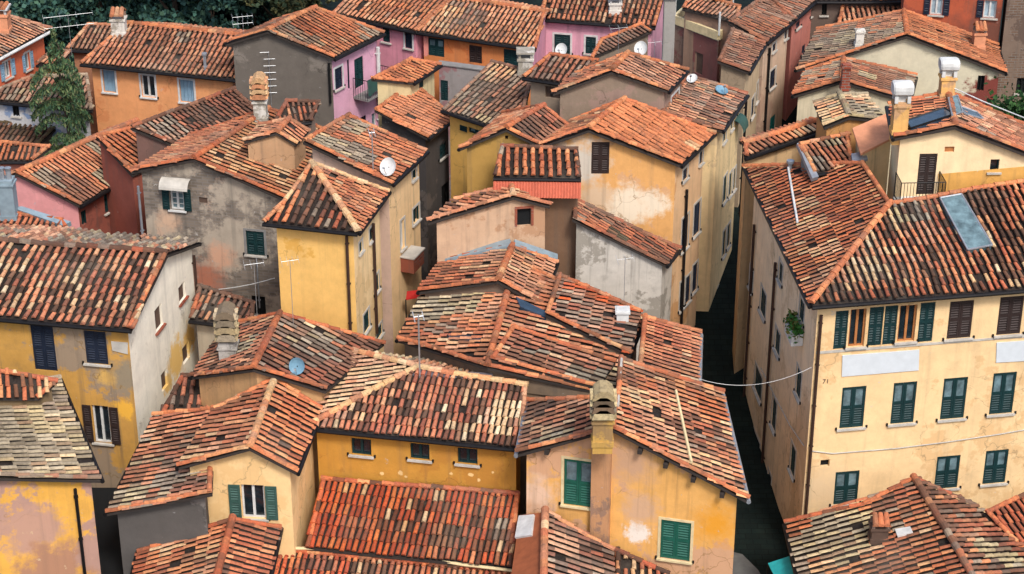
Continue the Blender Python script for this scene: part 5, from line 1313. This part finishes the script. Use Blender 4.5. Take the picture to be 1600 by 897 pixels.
# teal awning in the lane
t = empty('awning', at_z(1232, 890, 2.2), 'turquoise canvas awning at the foot of the corner house', 'awning')
w_, _ = RB.hitw(1230, 840); a0 = 0.0
pa = [at_z(1236, 868, 2.6), at_z(1262, 905, 2.6), at_z(1222, 925, 2.2), at_z(1200, 880, 2.2)]
mb = MB(); mb.add(pa + [p - Z * .03 for p in pa], [(0, 1, 2, 3), (4, 7, 6, 5), (0, 4, 5, 1), (1, 5, 6, 2), (2, 6, 7, 3), (3, 7, 4, 0)]); mb.build('canvas', M['teal_sheet'], t)
for p in (pa[3], pa[2]):
    mb = MB(); mb.tube([p, (p.x, p.y, 0)], .025, 6); mb.build('pole', M['iron'], t)
# green awning on the street
t = empty('awning', S0.hit(1152, 195), 'pale green awning over a street window of the cream balcony house', 'awning')
w_, q_ = S0.hitw(1150, 200); mb = MB()
vs = []
for sg in (-1, 1):
    for k in range(6): a_ = math.pi / 2 * k / 5; vs.append(q_ + w_['e'] * sg * .45 + w_['n'] * (.02 + .4 * math.sin(a_)) + Z * (.5 * math.cos(a_)))
mb.add(vs, [(i, i + 1, 6 + i + 1, 6 + i) for i in range(5)]); mb.add([p - Z * .02 for p in vs], [(i, 6 + i, 6 + i + 1, i + 1) for i in range(5)]); mb.build('canvas', M['sage'], t)

# ================================================================== vegetation
def leafmat(name, c, c2):
    k = NT(name); at = k.n('ShaderNodeAttribute', attribute_name='tile')
    k.l(at.outputs['Color'], k.b.inputs['Base Color']); k.b.inputs['Roughness'].default_value = .7; k.b.inputs['Specular IOR Level'].default_value = .2
    return k.m
M['leaf'] = leafmat('foliage', 0, 0)
def leafcloud(mb, pts, size, cols, rnd, elong=1.0, hang=0.0):
    for p in pts:
        a = Vector((rnd.gauss(0, 1), rnd.gauss(0, 1), rnd.gauss(0, 1) - hang * 2)).normalized(); b = a.orthogonal().normalized()
        b = (b * math.cos(rnd.random() * 6.28) + a.cross(b) * math.sin(rnd.random() * 6.28))
        s_ = size * (.6 + .8 * rnd.random()); c = cols[int(rnd.random() * len(cols))]; k = .7 + .6 * rnd.random()
        mb.add([p - b * s_ * .5, p + a * s_ * elong * .5 + b * s_ * .05, p + b * s_ * .5, p - a * s_ * elong * .6], [(0, 1, 2, 3)], 0, tuple(x * k for x in c))
def cedar():
    rnd = random.Random(5); q = at_Y(118, 232, 82.5); q.z = 0; top = at_Y(104, 50, 82.5).z
    t = empty('cedar_tree', q, 'drooping dark green cedar standing between the houses at the upper left', 'tree')
    ax = lambda z: q + Z * z + Vector((-.055 * max(0, z - 4), 0, 0))
    mb = MB(); mb.tube([ax(top * i / 8) for i in range(9)], [.24 - .028 * i for i in range(9)], 8); mb.build('trunk', M['bark'], t)
    mb = MB(); br = MB(); cols = [(.045, .095, .045), (.060, .120, .052), (.032, .070, .040), (.09, .13, .05), (.12, .14, .06)]
    zs = 3.4; i = 0
    while zs < top - .25:
        f = (zs - 3.4) / (top - 3.4); nb = 4
        for b_ in range(nb):
            i += 1; L = (1.95 - 1.0 * f ** 2 if f < .9 else .45) * rnd.uniform(.55, 1.2); an = b_ * 6.283 / nb + i * .55 + rnd.uniform(-.3, .3)
            o = ax(zs + rnd.uniform(-.15, .15)); d_ = Vector((math.cos(an), math.sin(an), 0)); sd_ = Vector((-d_.y, d_.x, 0)); path = []
            for k in range(8):
                u_ = k / 7; path.append(o + d_ * L * u_ + Z * (.30 * math.sin(u_ * 2.4) - .75 * u_ ** 2))
            br.tube(path, [.04 - .004 * k for k in range(8)], 4)
            pts = []
            for k in range(int(380 * L)):
                u_ = rnd.random() ** .8; j = min(6, int(u_ * 7)); p = path[j].lerp(path[j + 1], u_ * 7 - j)
                w_ = .34 * math.sin(math.pi * min(1, .15 + u_ * .85)) + .03
                lat = rnd.uniform(-1, 1); pts.append(p + sd_ * (lat * w_) - Z * (abs(lat) * .12 + rnd.random() ** 2 * .34) + Z * .04)
            leafcloud(mb, pts, .055, cols, rnd, 3.4, .9)
        zs += .72 + .14 * rnd.random()
    leafcloud(mb, [ax(top - .5 * rnd.random()) + Vector((rnd.gauss(0, .05), rnd.gauss(0, .05), .1)) for _ in range(200)], .055, cols, rnd, 3, .5)
    br.build('limb', M['bark'], t); mb.build('crown', M['leaf'], t)
cedar()
def crownmesh(rnd, h, r, cols, n, leaf):
    mb = MB(); pts = []
    cl = []
    for i in range(26):
        f = rnd.random(); z = h * (.28 + .68 * f); rr = r * math.sin(math.pi * min(1, .22 + .72 * (1 - f) ** .8)) * rnd.uniform(.35, 1.0); an = rnd.random() * 6.28
        cl.append((Vector((math.cos(an) * rr, math.sin(an) * rr, z)), r * rnd.uniform(.22, .42)))
    for c, cr in cl:
        for k in range(n // 26):
            d = Vector((rnd.gauss(0, 1), rnd.gauss(0, 1), rnd.gauss(0, .8))).normalized() * cr * rnd.random() ** .4
            pts.append(c + d)
    leafcloud(mb, pts, leaf, cols, rnd)
    return mb
dk = [(.028, .074, .062), (.038, .095, .072), (.020, .054, .050), (.055, .11, .07)]
ol = [(.11, .11, .05), (.08, .10, .05), (.13, .12, .05), (.05, .08, .045)]
protos = {}
def tree(x, Y, h, r, kind, label, group):
    q = at_Y(x, 20, Y); q.z = 0
    t = empty('forest_tree', q, label, 'tree', group)
    if kind not in protos:
        rnd = random.Random(hash(kind) % 97 if not isinstance(kind, tuple) else 31 + kind[1]); cols = ol if kind[0] == 'ol' else dk
        mb = crownmesh(rnd, 15, 3.2, cols, 11000, .22); me = mb.build('crown', M['leaf'], t, Vector((0, 0, 0)))
        tb = MB(); tb.tube([Vector((0, 0, 0)), Vector((.1, 0, 6)), Vector((0, .1, 12))], [.32, .2, .06], 7)
        for k in range(5):
            an = k * 1.3; tb.tube([Vector((0, 0, 5 + k)), Vector((math.cos(an) * 1.6, math.sin(an) * 1.6, 7.2 + k))], [.1, .03], 5)
        tr = tb.build('trunk', M['bark'], t, Vector((0, 0, 0)))
        protos[kind] = (me, tr)
    else:
        for o in protos[kind]:
            c = o.copy(); COL.objects.link(c); c.parent = t
    t.scale = (r / 3.2, r / 3.2, h / 15); t.rotation_euler = (0, 0, x * .37)
rr_ = random.Random(3)
for row, Y in enumerate((99, 104, 109, 115, 122)):
    for i in range(9):
        x = -30 + i * 60 + (row % 2) * 30 + rr_.uniform(-8, 8)
        if x > 520: continue
        olive = x > 425
        tree(x, Y + rr_.uniform(-1.5, 1.5), rr_.uniform(13, 16.5), rr_.uniform(2.6, 3.4), ('ol', row % 2) if olive else ('dk', (i + row) % 3), 'olive brown tree at the right end of the wood behind the roofs' if olive else 'dark blue green tree in the wood behind the upper left roofs', 'olive trees at the end of the wood' if olive else 'dark trees of the wood')
# bush at the right edge
q = at_Y(1588, 190, 80); t = empty('bush', Vector((q.x, q.y, 0)), 'green bush between the brown brick house and the terrace house', 'bush')
rnd = random.Random(8); mb = MB(); pts = []
for k in range(5200):
    c = Vector((q.x + rnd.choice((-.5, .1, .7, 1.3)), q.y, 8.9 + rnd.choice((-1.4, -.5, .2, .6)))); pts.append(c + Vector((rnd.gauss(0, .45), rnd.gauss(0, .45), rnd.gauss(0, .45))))
leafcloud(mb, pts, .16, [(.02, .06, .015), (.03, .08, .02), (.012, .04, .012)], rnd); mb.build('foliage', M['leaf'], t)
mb = MB(); mb.tube([(q.x, q.y, 0), (q.x, q.y, 7.5)], [.2, .1], 6); mb.build('stem', M['bark'], t)
# flower balcony on the corner house lane wall
w_, q_ = RB.hitw(1250, 520)
t = empty('planter', q_, 'white planter box with trailing green plant on the lane wall of the corner house', 'planter')
mb = MB(); mb.box(q_ + w_['n'] * .22, w_['e'] * .55, w_['n'] * .2, Z * .22); mb.build('box', M['white'], t)
mb = MB(); rnd = random.Random(2); leafcloud(mb, [q_ + w_['n'] * (.24 + rnd.gauss(0, .1)) + w_['e'] * rnd.uniform(-.6, .6) + Z * (.3 + rnd.gauss(0, .14)) for _ in range(500)], .12, [(.03, .12, .02), (.05, .16, .03), (.1, .1, .02)], rnd); mb.build('foliage', M['leaf'], t)

# red awning over the small alley and a brick-coloured balcony box on the yellow house side
t = empty('awning', at_z(648, 466, 6.2), 'small red awning in the narrow alley beside the yellow house', 'awning')
pa = [at_z(634, 468, 6.2), at_z(664, 463, 6.2), at_z(662, 452, 6.5), at_z(636, 455, 6.5)]
mb = MB(); mb.add(pa + [p - Z * .03 for p in pa], [(0, 1, 2, 3), (4, 7, 6, 5), (0, 4, 5, 1), (1, 5, 6, 2), (2, 6, 7, 3), (3, 7, 4, 0)]); mb.build('canvas', plain('red_canvas', (.45, .02, .015), .7), t)
for p in pa[:2]:
    mb = MB(); mb.tube([p, (p.x, p.y, 0)], .025, 6); mb.build('pole', M['iron'], t)
w_, q_ = Y2.hitw(634, 405)
t = empty('balcony_box', q_, 'brick coloured balcony box on the alley wall below the pale window', 'balcony')
mb = MB(); mb.box(q_ + w_['n'] * .28, w_['e'] * .5, w_['n'] * .27, Z * .3); mb.build('box', M['redbrick'], t)
mb = MB(); mb.box(q_ + w_['n'] * .29 + Z * .33, w_['e'] * .54, w_['n'] * .3, Z * .025); mb.build('rim', M['stone'], t)
# pale pavement corner below the ochre house
pv = [at_z(x, y, .12) for x, y in ((1128, 858), (1160, 866), (1184, 890), (1206, 925), (1215, 980), (1120, 980))]
mb = MB(); n_ = len(pv); mb.add(pv + [p - Z * .3 for p in pv], [tuple(range(n_))[::-1]] + [(i, (i + 1) % n_, n_ + (i + 1) % n_, n_ + i) for i in range(n_)])
tag(mb.build('pavement', plain('pavement_stone', (.11, .11, .105), .85)), None, None, None, 'structure')

# ================================================================== ground
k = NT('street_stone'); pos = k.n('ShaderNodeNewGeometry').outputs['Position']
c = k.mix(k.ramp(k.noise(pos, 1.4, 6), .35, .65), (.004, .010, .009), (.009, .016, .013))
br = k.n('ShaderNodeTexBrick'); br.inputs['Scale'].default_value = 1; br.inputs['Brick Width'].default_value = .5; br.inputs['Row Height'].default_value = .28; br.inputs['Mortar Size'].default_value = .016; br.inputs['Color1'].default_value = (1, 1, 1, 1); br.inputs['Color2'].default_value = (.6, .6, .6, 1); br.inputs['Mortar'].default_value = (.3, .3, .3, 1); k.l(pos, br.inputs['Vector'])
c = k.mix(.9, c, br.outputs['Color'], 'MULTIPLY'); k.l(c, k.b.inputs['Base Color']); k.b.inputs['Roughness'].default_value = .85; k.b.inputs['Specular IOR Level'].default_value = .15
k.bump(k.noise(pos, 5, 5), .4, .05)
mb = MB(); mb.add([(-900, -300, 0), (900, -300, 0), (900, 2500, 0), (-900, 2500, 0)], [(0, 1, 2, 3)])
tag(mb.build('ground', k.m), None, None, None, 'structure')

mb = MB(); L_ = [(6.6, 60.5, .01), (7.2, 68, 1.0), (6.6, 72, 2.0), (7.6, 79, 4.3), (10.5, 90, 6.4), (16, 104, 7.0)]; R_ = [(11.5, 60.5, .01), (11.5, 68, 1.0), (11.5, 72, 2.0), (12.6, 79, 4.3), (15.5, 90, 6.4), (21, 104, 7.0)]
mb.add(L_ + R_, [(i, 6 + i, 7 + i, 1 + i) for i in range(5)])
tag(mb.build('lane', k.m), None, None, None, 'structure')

# ================================================================== light, camera
W = bpy.data.worlds.new('World'); SC.world = W; W.use_nodes = True
nt = W.node_tree; bg = nt.nodes['Background']; sky = nt.nodes.new('ShaderNodeTexSky'); sky.sky_type = 'NISHITA'; sky.sun_disc = False
EL, AZ = 52, 158   # degrees above horizon; clockwise from +Y (camera looks +Y)
sky.sun_elevation = math.radians(EL); sky.sun_rotation = math.radians(AZ); sky.air_density = 1.0; sky.dust_density = 3.5; sky.ozone_density = 1.0
nt.links.new(sky.outputs[0], bg.inputs[0]); bg.inputs[1].default_value = 0.13
sl = bpy.data.lights.new('sun', 'SUN'); sl.energy = 1.7; sl.angle = math.radians(12); sl.color = (1.0, .97, .92)
so = bpy.data.objects.new('sun', sl); COL.objects.link(so)
sd = Vector((math.sin(math.radians(AZ)) * math.cos(math.radians(EL)), math.cos(math.radians(AZ)) * math.cos(math.radians(EL)), math.sin(math.radians(EL))))
so.rotation_euler = (-sd).to_track_quat('-Z', 'Y').to_euler()
cam = bpy.data.cameras.new('camera'); co = bpy.data.objects.new('camera', cam); COL.objects.link(co); SC.camera = co
cam.sensor_fit = 'HORIZONTAL'; cam.sensor_width = 36; cam.lens = FPX / 1600 * 36; cam.clip_start = .5; cam.clip_end = 4000
co.location = CAM; co.rotation_euler = (math.radians(90) - PITCH, 0, 0)
vs_ = SC.view_settings; vs_.view_transform = 'Standard'; vs_.look = 'None'; vs_.gamma = 1; vs_.exposure = 0.80; vs_.use_curve_mapping = False
SC.cycles.max_bounces = 5; SC.cycles.use_denoising = True
